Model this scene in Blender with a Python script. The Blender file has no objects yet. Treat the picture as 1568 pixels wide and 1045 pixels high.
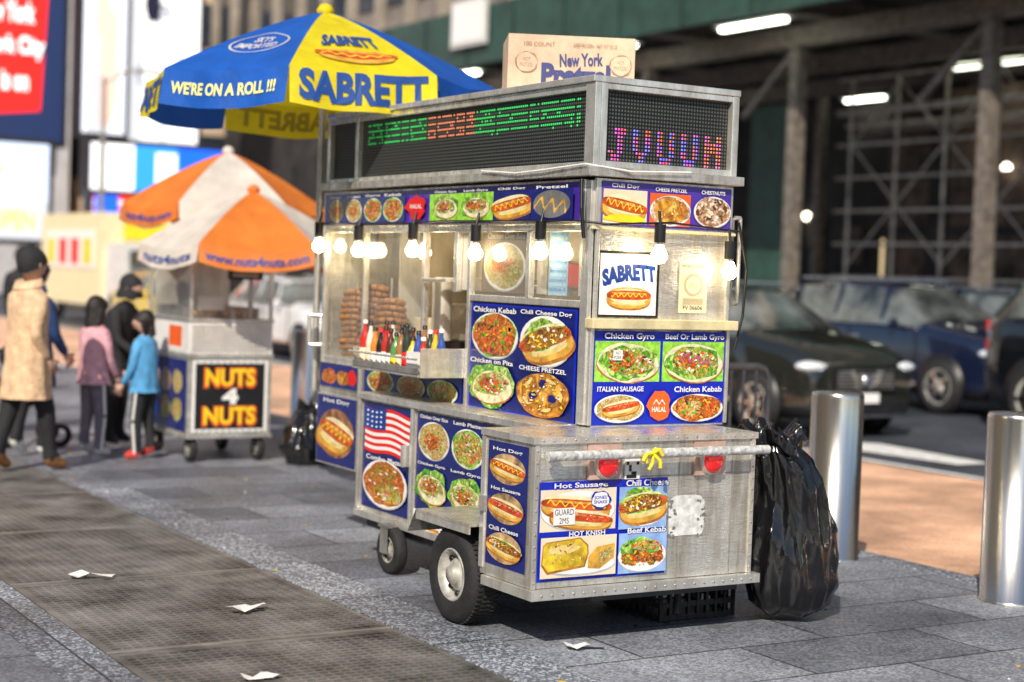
import bpy, bmesh, math, random
from mathutils import Vector, Matrix
random.seed(7)
U=1.138   # metres per drawing unit
sc=bpy.context.scene
COL=sc.collection
# ------------------------------------------------------------------ materials
MATS={}
def nodes(name):
    m=bpy.data.materials.new(name);m.use_nodes=True
    nt=m.node_tree;b=nt.nodes["Principled BSDF"];return m,nt,b
def N(nt,t,**k):
    n=nt.nodes.new(t)
    for a,v in k.items(): setattr(n,a,v)
    return n
def mat(name,col,rough=.5,metal=0,var=.12,scale=6,bump=0,bscale=40,emit=0,ecol=None,coat=0,stretch=None,streak=0,sample=False):
    if name in MATS: return MATS[name]
    m,nt,b=nodes(name);L=nt.links
    tc=N(nt,'ShaderNodeTexCoord');mp=N(nt,'ShaderNodeMapping')
    L.new(tc.outputs['Object'],mp.inputs[0])
    if stretch: mp.inputs['Scale'].default_value=stretch
    nz=N(nt,'ShaderNodeTexNoise');nz.inputs['Scale'].default_value=scale;nz.inputs['Detail'].default_value=6
    nz.inputs['Roughness'].default_value=.65
    L.new(mp.outputs[0],nz.inputs['Vector'])
    r=N(nt,'ShaderNodeValToRGB');e=r.color_ramp.elements
    e[0].position=.3;e[1].position=.7
    e[0].color=[max(0,c*(1-var*1.6)) for c in col]+[1];e[1].color=[min(1,c*(1+var)) for c in col]+[1]
    L.new(nz.outputs[0],r.inputs[0]);last=r.outputs[0]
    mr=N(nt,'ShaderNodeMapRange');mr.inputs[3].default_value=max(0.02,rough*.75);mr.inputs[4].default_value=min(1,rough*1.3)
    L.new(nz.outputs[0],mr.inputs[0]);rl=mr.outputs[0]
    if streak:
        m2=N(nt,'ShaderNodeMapping');m2.inputs['Scale'].default_value=(9,9,1.1);L.new(tc.outputs['Object'],m2.inputs[0])
        n3=N(nt,'ShaderNodeTexNoise');n3.inputs['Scale'].default_value=1.6;n3.inputs['Detail'].default_value=7;n3.inputs['Roughness'].default_value=.7;L.new(m2.outputs[0],n3.inputs['Vector'])
        r3=N(nt,'ShaderNodeValToRGB');e=r3.color_ramp.elements;e[0].position=.36;e[1].position=.56;e[0].color=(.42,.36,.28,1);e[1].color=(1,1,1,1);L.new(n3.outputs[0],r3.inputs[0])
        mm=N(nt,'ShaderNodeMix',data_type='RGBA',blend_type='MULTIPLY');mm.inputs[0].default_value=streak;L.new(last,mm.inputs[6]);L.new(r3.outputs[0],mm.inputs[7]);last=mm.outputs[2]
        iv=N(nt,'ShaderNodeMapRange');iv.inputs[1].default_value=.35;iv.inputs[2].default_value=.6;iv.inputs[3].default_value=.28;iv.inputs[4].default_value=0;L.new(n3.outputs[0],iv.inputs[0])
        ad=N(nt,'ShaderNodeMath',operation='ADD');L.new(rl,ad.inputs[0]);L.new(iv.outputs[0],ad.inputs[1]);rl=ad.outputs[0]
    L.new(last,b.inputs['Base Color']);L.new(rl,b.inputs['Roughness'])
    b.inputs['Metallic'].default_value=metal
    if coat: b.inputs['Coat Weight'].default_value=coat
    if emit:
        b.inputs['Emission Color'].default_value=(*(ecol or col),1);b.inputs['Emission Strength'].default_value=emit
        if not sample: m.cycles.emission_sampling='NONE'
    if bump:
        n2=N(nt,'ShaderNodeTexNoise');n2.inputs['Scale'].default_value=bscale;n2.inputs['Detail'].default_value=5
        L.new(mp.outputs[0],n2.inputs['Vector'])
        bp=N(nt,'ShaderNodeBump');bp.inputs['Strength'].default_value=bump;bp.inputs['Distance'].default_value=.02
        L.new(n2.outputs[0],bp.inputs['Height']);L.new(bp.outputs[0],b.inputs['Normal'])
    MATS[name]=m;return m
def food(name,pal,scale=60,rough=.3):
    m,nt,b=nodes(name);L=nt.links
    tc=N(nt,'ShaderNodeTexCoord')
    nz=N(nt,'ShaderNodeTexNoise');nz.inputs['Scale'].default_value=scale*.6;nz.inputs['Detail'].default_value=4
    L.new(tc.outputs['Object'],nz.inputs['Vector'])
    mx=N(nt,'ShaderNodeMix',data_type='VECTOR');mx.inputs[0].default_value=.14
    L.new(tc.outputs['Object'],mx.inputs[4]);L.new(nz.outputs['Color'],mx.inputs[5])
    vo=N(nt,'ShaderNodeTexVoronoi');vo.inputs['Scale'].default_value=scale
    L.new(mx.outputs[1],vo.inputs['Vector'])
    sp=N(nt,'ShaderNodeSeparateColor');L.new(vo.outputs['Color'],sp.inputs[0])
    r=N(nt,'ShaderNodeValToRGB');r.color_ramp.interpolation='LINEAR'
    e=r.color_ramp.elements
    n=len(pal)
    while len(e)<n: e.new(.5)
    for i,c in enumerate(pal): e[i].position=.08+.84*i/(n-1);e[i].color=(*c,1)
    L.new(sp.outputs[0],r.inputs[0])
    r2=N(nt,'ShaderNodeValToRGB');r2.color_ramp.elements[0].color=(1.25,1.25,1.25,1);r2.color_ramp.elements[1].color=(.22,.15,.12,1)
    r2.color_ramp.elements[0].position=.12;r2.color_ramp.elements[1].position=.75
    L.new(vo.outputs['Distance'],r2.inputs[0])
    mm=N(nt,'ShaderNodeMix',data_type='RGBA',blend_type='MULTIPLY');mm.inputs[0].default_value=.8
    L.new(r.outputs[0],mm.inputs[6]);L.new(r2.outputs[0],mm.inputs[7])
    L.new(mm.outputs[2],b.inputs['Base Color']);b.inputs['Roughness'].default_value=rough
    MATS[name]=m;return m
def glassmat(name,tint=(.92,.94,.93),rough=.03,haze=.22):
    m=bpy.data.materials.new(name);m.use_nodes=True;nt=m.node_tree;nt.nodes.clear();L=nt.links
    o=N(nt,'ShaderNodeOutputMaterial');t=N(nt,'ShaderNodeBsdfTransparent');t.inputs[0].default_value=(*tint,1)
    g=N(nt,'ShaderNodeBsdfGlossy');g.inputs['Roughness'].default_value=rough
    lw=N(nt,'ShaderNodeLayerWeight');lw.inputs[0].default_value=.3
    pw=N(nt,'ShaderNodeMath',operation='MULTIPLY');pw.inputs[1].default_value=.28;L.new(lw.outputs['Facing'],pw.inputs[0])
    ad=N(nt,'ShaderNodeMath',operation='ADD');ad.inputs[1].default_value=.05;L.new(pw.outputs[0],ad.inputs[0])
    nz=N(nt,'ShaderNodeTexNoise');nz.inputs['Scale'].default_value=4
    df=N(nt,'ShaderNodeBsdfDiffuse');df.inputs[0].default_value=(.75,.75,.72,1)
    mu=N(nt,'ShaderNodeMath',operation='MULTIPLY');mu.inputs[1].default_value=haze;L.new(nz.outputs[0],mu.inputs[0])
    m0=N(nt,'ShaderNodeMixShader');L.new(mu.outputs[0],m0.inputs[0]);L.new(t.outputs[0],m0.inputs[1]);L.new(df.outputs[0],m0.inputs[2])
    mi=N(nt,'ShaderNodeMixShader')
    L.new(ad.outputs[0],mi.inputs[0]);L.new(m0.outputs[0],mi.inputs[1]);L.new(g.outputs[0],mi.inputs[2]);L.new(mi.outputs[0],o.inputs[0])
    MATS[name]=m;return m
def emis(name,col,s,sample=False):
    return mat(name,col,.4,0,0,emit=s,ecol=col,sample=sample)
STEEL=mat('stainless_steel',(.82,.79,.72),.24,.72,.16,3,.25,30,stretch=(1,1,4),streak=.7)
STEELD=mat('dull_steel',(.42,.41,.38),.4,.65,.3,5,.2,50)
STEELI=mat('interior_steel',(.84,.79,.70),.32,.4,.15,4,streak=.3)
ALU=mat('aluminium_trim',(.88,.86,.80),.20,.72,.14,8,streak=.5)
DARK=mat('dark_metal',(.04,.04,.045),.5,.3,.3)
RUB=mat('rubber',(.018,.018,.019),.75,0,.3,12,.3,60)
BLK=mat('black_plastic',(.012,.012,.014),.4,0,.3)
WHITE=mat('white_print',(.84,.84,.82),.5,0,.04)
CREAM=mat('cream_print',(.85,.72,.52),.5,0,.08)
BLUE=mat('poster_blue',(.005,.022,.50),.25,0,.12,4,coat=.3)
NAVY=mat('poster_navy',(.006,.014,.17),.22,0,.2,4,coat=.4)
PURP=mat('poster_purple',(.07,.03,.38),.28,0,.12,4,coat=.3)
RED=mat('print_red',(.75,.015,.015),.45)
YEL=mat('print_yellow',(.92,.68,.02),.45)
ORG=mat('print_orange',(.92,.13,.015),.45)
GRN=mat('print_green',(.33,.72,.06),.45,0,.35,26)
SBLUE=mat('lettering_blue',(.006,.05,.30),.45)
BUNE=mat('bun_crust',(.50,.18,.03),.4,0,.4,22)
BUN=mat('bun',(.88,.42,.06),.4,0,.35,14)
BUNH=mat('bun_highlight',(.96,.66,.24),.4,0,.25,20)
BUN2=mat('bun_inside',(.94,.77,.45),.45,0,.2,14)
SAUS=mat('sausage',(.66,.09,.015),.3,0,.5,20)
SAUH=mat('sausage_highlight',(.93,.32,.10),.3,0,.4,30)
MUST=mat('mustard',(.96,.68,.02),.3)
KNISH=mat('knish',(.94,.54,.03),.4,0,.4,16)
PITA=mat('pita',(.92,.77,.48),.5,0,.3,24)
PLATE=mat('plate_white',(.87,.87,.84),.4,0,.05)
PLSH=mat('plate_rim',(.5,.5,.52),.4,0,.1)
F_MEAT=food('meat_print',[(.5,.11,.02),(.8,.26,.04),(.92,.46,.11),(.32,.06,.01),(.85,.19,.02)],55)
F_SALAD=food('salad_print',[(.12,.5,.02),(.92,.07,.02),(.93,.88,.65),(.42,.78,.08),(.82,.3,.06),(.2,.6,.03)],55)
F_RICE=food('rice_print',[(.95,.7,.26),(.88,.83,.58),(.65,.27,.06),(.3,.55,.06),(.82,.48,.1)],75)
F_CHILI=food('chili_print',[(.25,.05,.01),(.5,.14,.03),(.9,.58,.08),(.17,.04,.01)],85)
F_LET=food('lettuce_print',[(.10,.5,.02),(.38,.8,.08),(.65,.9,.25),(.08,.36,.02)],34)
F_PRET=food('pretzel_print',[(.55,.19,.02),(.82,.38,.04),(.94,.56,.11),(.66,.26,.02)],24)
F_NUT=food('nut_print',[(.8,.6,.4),(.9,.8,.68),(.45,.22,.12),(.7,.4,.18)],40)
GLASS=glassmat('window_glass')
BITR=mat('tomato_bit',(.9,.05,.02),.3);BITG=mat('herb_bit',(.10,.45,.02),.4);BITW=mat('onion_bit',(.93,.89,.78),.4);BITB=mat('char_bit',(.12,.04,.02),.4);BITO=mat('pepper_bit',(.97,.47,.03),.3)
# ------------------------------------------------------------------ builders
def root(name,loc=(0,0,0)):
    e=bpy.data.objects.new(name,None);COL.objects.link(e);e.location=Vector(loc)*U;e.empty_display_size=.2;return e
class MB:
    def __init__(s,parent,name): s.p=parent;s.n=name;s.v=[];s.f=[];s.mi=[];s.sm=[];s.mats=[]
    def add(s,vs,fs,m,smooth=False):
        if m not in s.mats: s.mats.append(m)
        k=s.mats.index(m);o=len(s.v);s.v+=[tuple(v) for v in vs]
        for f in fs: s.f.append([i+o for i in f]);s.mi.append(k);s.sm.append(smooth)
    def box(s,x0,x1,y0,y1,z0,z1,m):
        vs=[(x,y,z) for z in(z0,z1) for y in(y0,y1) for x in(x0,x1)]
        s.add(vs,[(0,2,3,1),(4,5,7,6),(0,1,5,4),(2,6,7,3),(0,4,6,2),(1,3,7,5)],m)
    def obox(s,c,sz,m,rz=0,M=None):
        M=M or Matrix.Rotation(rz,3,'Z');c=Vector(c)
        vs=[c+M@Vector((x*sz[0]/2,y*sz[1]/2,z*sz[2]/2)) for z in(-1,1) for y in(-1,1) for x in(-1,1)]
        s.add(vs,[(0,2,3,1),(4,5,7,6),(0,1,5,4),(2,6,7,3),(0,4,6,2),(1,3,7,5)],m)
    def cyl(s,a,b,r0,m,r1=None,n=16,caps=True):
        a=Vector(a);b=Vector(b);r1=r0 if r1 is None else r1
        d=(b-a).normalized();u=d.orthogonal().normalized();w=d.cross(u)
        vs=[];
        for p,r in((a,r0),(b,r1)):
            for i in range(n):
                t=2*math.pi*i/n;vs.append(p+u*math.cos(t)*r+w*math.sin(t)*r)
        s.add(vs,[(i,(i+1)%n,n+(i+1)%n,n+i) for i in range(n)],m,True)
        if caps: s.add(vs[:n],[tuple(range(n))[::-1]],m);s.add(vs[n:],[tuple(range(n))],m)
    def tube(s,pts,r,m,n=8):
        for a,b in zip(pts,pts[1:]): s.cyl(a,b,r,m,n=n,caps=True)
    def lathe(s,c,prof,m,axis='Z',n=24,smooth=True):
        c=Vector(c);vs=[]
        for r,h in prof:
            for i in range(n):
                t=2*math.pi*i/n;a,b=r*math.cos(t),r*math.sin(t)
                vs.append(c+Vector({'Z':(a,b,h),'X':(h,a,b),'Y':(a,h,b)}[axis]))
        fs=[(j*n+i,j*n+(i+1)%n,(j+1)*n+(i+1)%n,(j+1)*n+i) for j in range(len(prof)-1) for i in range(n)]
        s.add(vs,fs,m,smooth)
    def sph(s,c,r,m,n=12,M=None):
        if not hasattr(r,'__len__'): r=(r,r,r)
        c=Vector(c);vs=[];k=n
        for j in range(k+1):
            p=math.pi*j/k
            for i in range(n*2):
                t=math.pi*i/n;q=Vector((r[0]*math.sin(p)*math.cos(t),r[1]*math.sin(p)*math.sin(t),r[2]*math.cos(p)))
                vs.append(c+(M@q if M else q))
        w=2*n
        s.add(vs,[(j*w+i,(j+1)*w+i,(j+1)*w+(i+1)%w,j*w+(i+1)%w) for j in range(k) for i in range(w)],m,True)
    def done(s,bevel=0,sub=0):
        me=bpy.data.meshes.new(s.n);me.from_pydata([(v[0]*U,v[1]*U,v[2]*U) for v in s.v],[],s.f)
        for m in s.mats: me.materials.append(m)
        me.polygons.foreach_set('material_index',s.mi);me.polygons.foreach_set('use_smooth',s.sm);me.update()
        o=bpy.data.objects.new(s.n,me);COL.objects.link(o)
        if s.p:
            o.parent=s.p;o.matrix_parent_inverse=Matrix.Translation(-s.p.location)
        if bevel:
            b=o.modifiers.new('b','BEVEL');b.width=bevel*U;b.segments=2;b.limit_method='ANGLE';b.angle_limit=.7
        if sub:
            b=o.modifiers.new('s','SUBSURF');b.levels=sub;b.render_levels=sub
        return o
TC={}
def textmesh(t,bold=.02):
    k=(t,bold)
    if k in TC: return TC[k]
    cu=bpy.data.curves.new('t','FONT');cu.body=t;cu.size=1;cu.offset=bold;cu.resolution_u=3;cu.align_x='CENTER'
    o=bpy.data.objects.new('t',cu);COL.objects.link(o)
    dg=bpy.context.evaluated_depsgraph_get();me=bpy.data.meshes.new_from_object(o.evaluated_get(dg))
    vs=[(v.co.x,v.co.y) for v in me.vertices];fs=[tuple(p.vertices) for p in me.polygons]
    bpy.data.objects.remove(o);bpy.data.meshes.remove(me)
    xs=[v[0] for v in vs];ys=[v[1] for v in vs]
    x0,x1,y0,y1=min(xs),max(xs),min(ys),max(ys)
    vs=[((x-(x0+x1)/2)/(x1-x0),-(y-(y0+y1)/2)/(y1-y0)) for x,y in vs]
    TC[k]=(vs,fs,(x1-x0)/(y1-y0));return TC[k]
class Panel:
    """flat printed sheet. local coords: x right, y down in layout units W x H"""
    def __init__(s,mb,O,u,w,h,W,H,v=(0,0,-1),n=None,base=None,fn=None,dk=.0003):
        s.mb=mb;s.O=Vector(O);s.u=Vector(u).normalized() if u else None;s.v=Vector(v).normalized()
        s.w=w;s.h=h;s.W=W;s.H=H;s.k=1;s.fn=fn;s.dk=dk
        if not fn:
            s.n=(s.u.cross(s.v)).normalized()*-1 if n is None else Vector(n)
        if base: s.poly([(0,0),(W,0),(W,H),(0,H)],base)
    def P(s,x,y,d):
        if s.fn: return s.fn(x/s.W,y/s.H,d)
        return s.O+s.u*(x/s.W*s.w)+s.v*(y/s.H*s.h)+s.n*d
    def raw(s,pts,fs,m):
        d=s.dk*s.k+.002;s.k+=1
        s.mb.add([s.P(x,y,d) for x,y in pts],fs,m)
    def poly(s,pts,m): s.raw(pts,[tuple(range(len(pts)))],m)
    def rect(s,x0,y0,x1,y1,m): s.poly([(x0,y0),(x1,y0),(x1,y1),(x0,y1)],m)
    def ring(s,cx,cy,rx,ry,m,n=32,r0=0,e=1):
        K=6;pts=[]
        for k in range(K+1):
            f=r0+(1-r0)*k/K
            for i in range(n):
                t=2*math.pi*i/n;ct,st=math.cos(t),math.sin(t)
                pts.append((cx+rx*f*math.copysign(abs(ct)**e,ct),cy+ry*f*math.copysign(abs(st)**e,st)))
        s.raw(pts,[(k*n+i,k*n+(i+1)%n,(k+1)*n+(i+1)%n,(k+1)*n+i) for k in range(K) for i in range(n)],m)
    def ell(s,cx,cy,rx,ry,m,irr=0,ang=0,n=28,e=1):
        c,si=math.cos(ang),math.sin(ang);pts=[];ph=[random.uniform(0,6.28) for _ in range(4)]
        for i in range(n):
            t=2*math.pi*i/n;k=1+irr*(math.sin(3*t+ph[0])*.4+math.sin(5*t+ph[1])*.35+math.sin(9*t+ph[2])*.3+random.uniform(-.3,.3))
            ct,st=math.cos(t),math.sin(t)
            a=rx*k*math.copysign(abs(ct)**e,ct);b=ry*k*math.copysign(abs(st)**e,st)
            pts.append((cx+a*c-b*si,cy+a*si+b*c))
        s.poly(pts,m)
    def bits(s,cx,cy,rx,ry,mats,n=14,sz=.12,ang=0):
        c_,s_=math.cos(ang),math.sin(ang)
        for m in mats:
            pts=[];fs=[]
            for _ in range(n):
                t=random.uniform(0,6.28);r=math.sqrt(random.random());ex,ey=r*rx*math.cos(t),r*ry*math.sin(t)
                x=cx+ex*c_-ey*s_;y=cy+ex*s_+ey*c_;a=random.uniform(0,3.1);q=min(rx,ry*1.3)*sz*random.uniform(.5,1.3);k=len(pts)
                for i in range(6):
                    tt=2*math.pi*i/6;ux=q*math.cos(tt);uy=q*random.uniform(.3,.7)*math.sin(tt)
                    pts.append((x+ux*math.cos(a)-uy*math.sin(a),y+ux*math.sin(a)+uy*math.cos(a)))
                fs.append(tuple(range(k,k+6)))
            s.raw(pts,fs,m)
    def text(s,t,cx,cy,w,h,m,bold=.02,ang=0,arc=0,flip=False):
        vs,fs,_=textmesh(t,bold);c,si=math.cos(ang),math.sin(ang);out=[]
        for x,y in vs:
            X=x*w*(-1 if flip else 1);Y=y*h+arc*(x*2)**2
            out.append((cx+X*c-Y*si,cy+X*si+Y*c))
        s.raw(out,fs,m)
    def squig(s,cx,cy,L,amp,wd,ang,m,waves=5):
        c,si=math.cos(ang),math.sin(ang);n=waves*8;top=[];bot=[];ph=random.uniform(0,3)
        for i in range(n+1):
            x=-L/2+L*i/n;y=amp*math.sin(i/8*2*math.pi+ph)*(1+.25*math.sin(i*.9));w_=wd*(1+.3*math.sin(i*1.7))
            for l,dy in((top,-w_/2),(bot,w_/2)): l.append((cx+x*c-(y+dy)*si,cy+x*si+(y+dy)*c))
        p=top+bot;k=n+1
        s.raw(p,[(i,i+1,k+i+1,k+i) for i in range(n)],m)
    def hotdog(s,cx,cy,L,wd,ang=0,top='m'):
        si,co=math.sin(ang),math.cos(ang)
        def o(dy,dx=0): return (cx+dx*co-dy*si,cy+dx*si+dy*co)
        s.ell(*o(wd*.14),L/2,wd/2,BUNE,0.02,ang,e=.78)
        s.ell(*o(wd*.09),L*.49,wd*.46,BUN,0.02,ang,e=.78)
        s.ell(*o(wd*.26),L*.36,wd*.13,BUNH,.05,ang)
        s.ell(*o(-wd*.08),L*.47,wd*.34,BUN2,0.03,ang,e=.78)
        if top=='c': s.ell(*o(-wd*.08),L*.5,wd*.3,F_LET,.14,ang)
        s.ell(*o(-wd*.04),L*.515,wd*.22,BUNE,0,ang,e=.7)
        s.ell(*o(-wd*.06),L*.51,wd*.20,SAUS,0,ang,e=.7)
        s.ell(*o(-wd*.14),L*.42,wd*.05,SAUH,.1,ang)
        if top=='m': s.squig(*o(-wd*.06),L*.85,wd*.1,wd*.08,ang,MUST,6)
        elif top=='c':
            s.ell(*o(-wd*.08),L*.44,wd*.26,F_CHILI,.14,ang);s.bits(*o(-wd*.08),L*.42,wd*.22,[BITW,MUST,BITB],12,.2,ang)
        elif top=='k': s.squig(*o(-wd*.05),L*.85,wd*.1,wd*.07,ang,RED,6);s.bits(*o(-wd*.1),L*.42,wd*.16,[BITG,BITW],8,.2,ang)
    def dish(s,cx,cy,rx,ry,kind='meat'):
        if kind=='gyro':
            s.ell(cx,cy,rx,ry,F_LET,.14);s.ell(cx+rx*.05,cy+ry*.14,rx*.88,ry*.78,BUNE,.04,-.3);s.ell(cx+rx*.05,cy+ry*.1,rx*.86,ry*.74,PITA,.04,-.3)
            s.ell(cx,cy-ry*.05,rx*.74,ry*.52,F_SALAD,.14,-.3);s.ell(cx-rx*.1,cy-ry*.05,rx*.44,ry*.3,F_MEAT,.15,-.3)
            s.bits(cx,cy,rx*.65,ry*.45,[BITR,BITW,BITG,BITB],9,.14,-.3)
        elif kind=='pretzel':
            s.ell(cx,cy+ry*.05,rx,ry,BUNE,.05);s.ell(cx,cy,rx*.97,ry*.95,F_PRET,.05)
            for dx,dy,a in((-.36,.10,.5),(.38,.14,-.5),(.02,-.48,0)): s.ell(cx+rx*dx,cy+ry*dy,rx*.19,ry*.24,BUNE,.12,a);s.ell(cx+rx*dx,cy+ry*dy,rx*.15,ry*.19,NAVY,.12,a)
            for a0 in range(5): s.ell(cx+rx*.70*math.cos(a0*1.3),cy+ry*.70*math.sin(a0*1.3),rx*.2,ry*.08,BUNH,.2,a0*1.3+1.5)
            s.bits(cx,cy,rx*.9,ry*.85,[MUST,BITW,BUNH],16,.07)
        else:
            s.ell(cx,cy+ry*.03,rx,ry,PLSH);s.ell(cx,cy,rx*.98,ry*.97,PLATE);s.ell(cx,cy,rx*.94,ry*.93,{'meat':F_LET,'salad':F_LET,'rice':F_RICE,'nut':F_NUT}[kind],.08)
            s.ell(cx,cy,rx*.84,ry*.82,{'meat':F_MEAT,'salad':F_SALAD,'rice':F_RICE,'nut':F_NUT}[kind],.14)
            if kind=='rice': s.ell(cx-rx*.1,cy+ry*.05,rx*.5,ry*.42,F_MEAT,.18)
            if kind=='meat': s.ell(cx-rx*.5,cy-ry*.4,rx*.25,ry*.25,F_SALAD,.2);s.ell(cx+rx*.45,cy+ry*.4,rx*.28,ry*.22,F_RICE,.2)
            if kind!='nut': s.bits(cx,cy,rx*.75,ry*.7,[BITR,BITW,BITG,BITB,BITO],9,.10)
# ------------------------------------------------------------------ GROUND
def groundmat(name,col,kind):
    m,nt,b=nodes(name);L=nt.links
    tc=N(nt,'ShaderNodeTexCoord')
    big=N(nt,'ShaderNodeTexNoise');big.inputs['Scale'].default_value=.8;big.inputs['Detail'].default_value=9;big.inputs['Roughness'].default_value=.62;L.new(tc.outputs['Object'],big.inputs['Vector'])
    fine=N(nt,'ShaderNodeTexVoronoi');fine.inputs['Scale'].default_value=85;L.new(tc.outputs['Object'],fine.inputs['Vector'])
    sp=N(nt,'ShaderNodeSeparateColor');L.new(fine.outputs['Color'],sp.inputs[0])
    r1=N(nt,'ShaderNodeValToRGB');e=r1.color_ramp.elements
    e[0].color=[c*.5 for c in col]+[1];e[1].color=[c*1.3 for c in col]+[1];e[0].position=.35;e[1].position=.66
    L.new(big.outputs[0],r1.inputs[0])
    r2=N(nt,'ShaderNodeValToRGB');e=r2.color_ramp.elements
    spk={'paver':(.65,1.5),'granite':(.55,2.2),'asphalt':(.7,1.4),'tan':(.85,1.15)}[kind]
    e[0].color=(spk[0],)*3+(1,);e[1].color=(spk[1],)*3+(1,)
    e[0].position=.5 if kind=='granite' else .2;e[1].position=.95
    L.new(sp.outputs[0],r2.inputs[0])
    mm=N(nt,'ShaderNodeMix',data_type='RGBA',blend_type='MULTIPLY');mm.inputs[0].default_value=1
    L.new(r1.outputs[0],mm.inputs[6]);L.new(r2.outputs[0],mm.inputs[7])
    last=mm.outputs[2]
    if kind in('paver','granite'):
        mp=N(nt,'ShaderNodeMapping');L.new(tc.outputs['Object'],mp.inputs[0])
        mp.inputs['Rotation'].default_value=(0,0,math.pi/2 if kind=='granite' else 0)
        br=N(nt,'ShaderNodeTexBrick');br.inputs['Scale'].default_value=1
        br.inputs['Brick Width'].default_value=1.05;br.inputs['Row Height'].default_value=.52 if kind=='paver' else 2
        br.inputs['Mortar Size'].default_value=.007;br.inputs['Mortar Smooth'].default_value=.2
        br.inputs['Color1'].default_value=(.6,.61,.64,1);br.inputs['Color2'].default_value=(1.25,1.25,1.25,1);br.inputs['Mortar'].default_value=(.16,.16,.16,1)
        L.new(mp.outputs[0],br.inputs['Vector'])
        m2=N(nt,'ShaderNodeMix',data_type='RGBA',blend_type='MULTIPLY');m2.inputs[0].default_value=1
        L.new(last,m2.inputs[6]);L.new(br.outputs[0],m2.inputs[7]);last=m2.outputs[2]
    if kind=='paver':
        for scl,p0,p1,cc in((3.2,.04,.055,.42),(7.5,.035,.05,.6),(1.3,.02,.03,.35)):
            g=N(nt,'ShaderNodeTexVoronoi');g.inputs['Scale'].default_value=scl;L.new(tc.outputs['Object'],g.inputs['Vector'])
            r3=N(nt,'ShaderNodeValToRGB');e=r3.color_ramp.elements;e[0].position=p0;e[1].position=p1;e[0].color=(cc,cc,cc,1);e[1].color=(1,1,1,1)
            L.new(g.outputs['Distance'],r3.inputs[0])
            m3=N(nt,'ShaderNodeMix',data_type='RGBA',blend_type='MULTIPLY');m3.inputs[0].default_value=1
            L.new(last,m3.inputs[6]);L.new(r3.outputs[0],m3.inputs[7]);last=m3.outputs[2]
    L.new(last,b.inputs['Base Color'])
    mr=N(nt,'ShaderNodeMapRange');mr.inputs[3].default_value=.28;mr.inputs[4].default_value=.72;L.new(big.outputs[0],mr.inputs[0]);L.new(mr.outputs[0],b.inputs['Roughness'])
    bp=N(nt,'ShaderNodeBump');bp.inputs['Strength'].default_value=.35;bp.inputs['Distance'].default_value=.01
    L.new(sp.outputs[1],bp.inputs['Height']);L.new(bp.outputs[0],b.inputs['Normal'])
    return m
PAV=groundmat('paver_stone',(.21,.225,.26),'paver');GRAN=groundmat('speckled_granite',(.26,.28,.315),'granite')
ASPH=groundmat('asphalt',(.06,.068,.088),'asphalt');TAN=groundmat('tan_pavement',(.84,.50,.32),'tan')
def flat(name,x0,x1,y0,y1,z,m):
    b=MB(None,name);b.add([(x0,y0,z),(x1,y0,z),(x1,y1,z),(x0,y1,z)],[(0,1,2,3)],m);return b.done()
flat('ground',-400,400,-400,600,-.12,ASPH)
b=MB(None,'sidewalk')
b.box(-14,1.62,-8,60,-.119,0,PAV);b.box(1.624,1.86,-8,60,-.119,-.0005,GRAN)
b.box(3.05,3.33,-8,60,-.119,-.0005,GRAN);b.box(3.334,6.15,-8,60,-.119,0,PAV)
b.box(1.864,3.046,-8,60,-.119,-.085,BLK);b.done()  # black sheet under the grates: the pit's shade is put in as colour
b=MB(None,'kerb');
for i in range(34): b.box(6.154,6.32,-8+i*2,-8+i*2+1.99,-.118,.0,GRAN)
b.done(bevel=.008)
flat('plaza_pavement',6.32,10.2,-8,60,-.108,TAN)
flat('road',10.2,19.5,-20,200,-.114,ASPH)
b=MB(None,'road_marking');PAINT=mat('road_paint',(.8,.8,.77),.6,0,.2,9)
b.add([(10.25,-8,-.104),(10.37,-8,-.104),(10.37,60,-.104),(10.25,60,-.104)],[(0,1,2,3)],PAINT)
b.add([(10.9,10.3,-.104),(11.3,10.3,-.104),(11.5,11.9,-.104),(11.2,12.2,-.104),(10.8,11.6,-.104)],[(0,1,2,3,4)],PAINT)
b.done()
GR=mat('grate_steel',(.24,.23,.22),.40,.35,.5,2.5)
b=MB(None,'subway_grate')
for j in range(-2,26):
    y0=5.87+1.39*(j-2);y1=y0+1.37
    b.box(1.868,3.042,y0,y0+.028,-.05,-.002,STEELD);b.box(1.868,3.042,y1-.035,y1,-.05,-.002,GR)
    b.box(1.868,1.895,y0+.036,y1-.036,-.05,-.002,GR);b.box(3.015,3.042,y0+.036,y1-.036,-.05,-.002,GR)
    if y0>20: continue
    n=26
    for i in range(n): x=1.897+i*1.118/n;b.box(x,x+.012,y0+.036,y1-.036,-.03,-.005,GR)
    n=32
    for i in range(n): y=y0+.04+i*1.29/n;b.box(1.896,3.014,y,y+.014,-.028,-.004,GR)
b.done()
PAPER=mat('paper',(.82,.81,.78),.7)
def litter(x,y,s,a):
    b=MB(None,'paper_litter');pts=[];n=5
    for i in range(n):
        for j in range(3):
            q=Vector(((i/(n-1)-.5)*s*1.6+random.uniform(-.008,.008),(j/2-.5)*s*.6+random.uniform(-.01,.01),.006+random.random()*.03*s/.15))
            q=Matrix.Rotation(a,3,'Z')@q;pts.append((x+q.x,y+q.y,q.z))
    b.add(pts,[(i*3+j,(i+1)*3+j,(i+1)*3+j+1,i*3+j+1) for i in range(n-1) for j in range(2)],PAPER);b.done()
litter(2.24,7.3,.12,-.5);litter(2.63,6.38,.12,.3);litter(3.56,5.24,.1,-.3);litter(2.24,5.3,.08,0)
b=MB(None,'street_debris')
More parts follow.
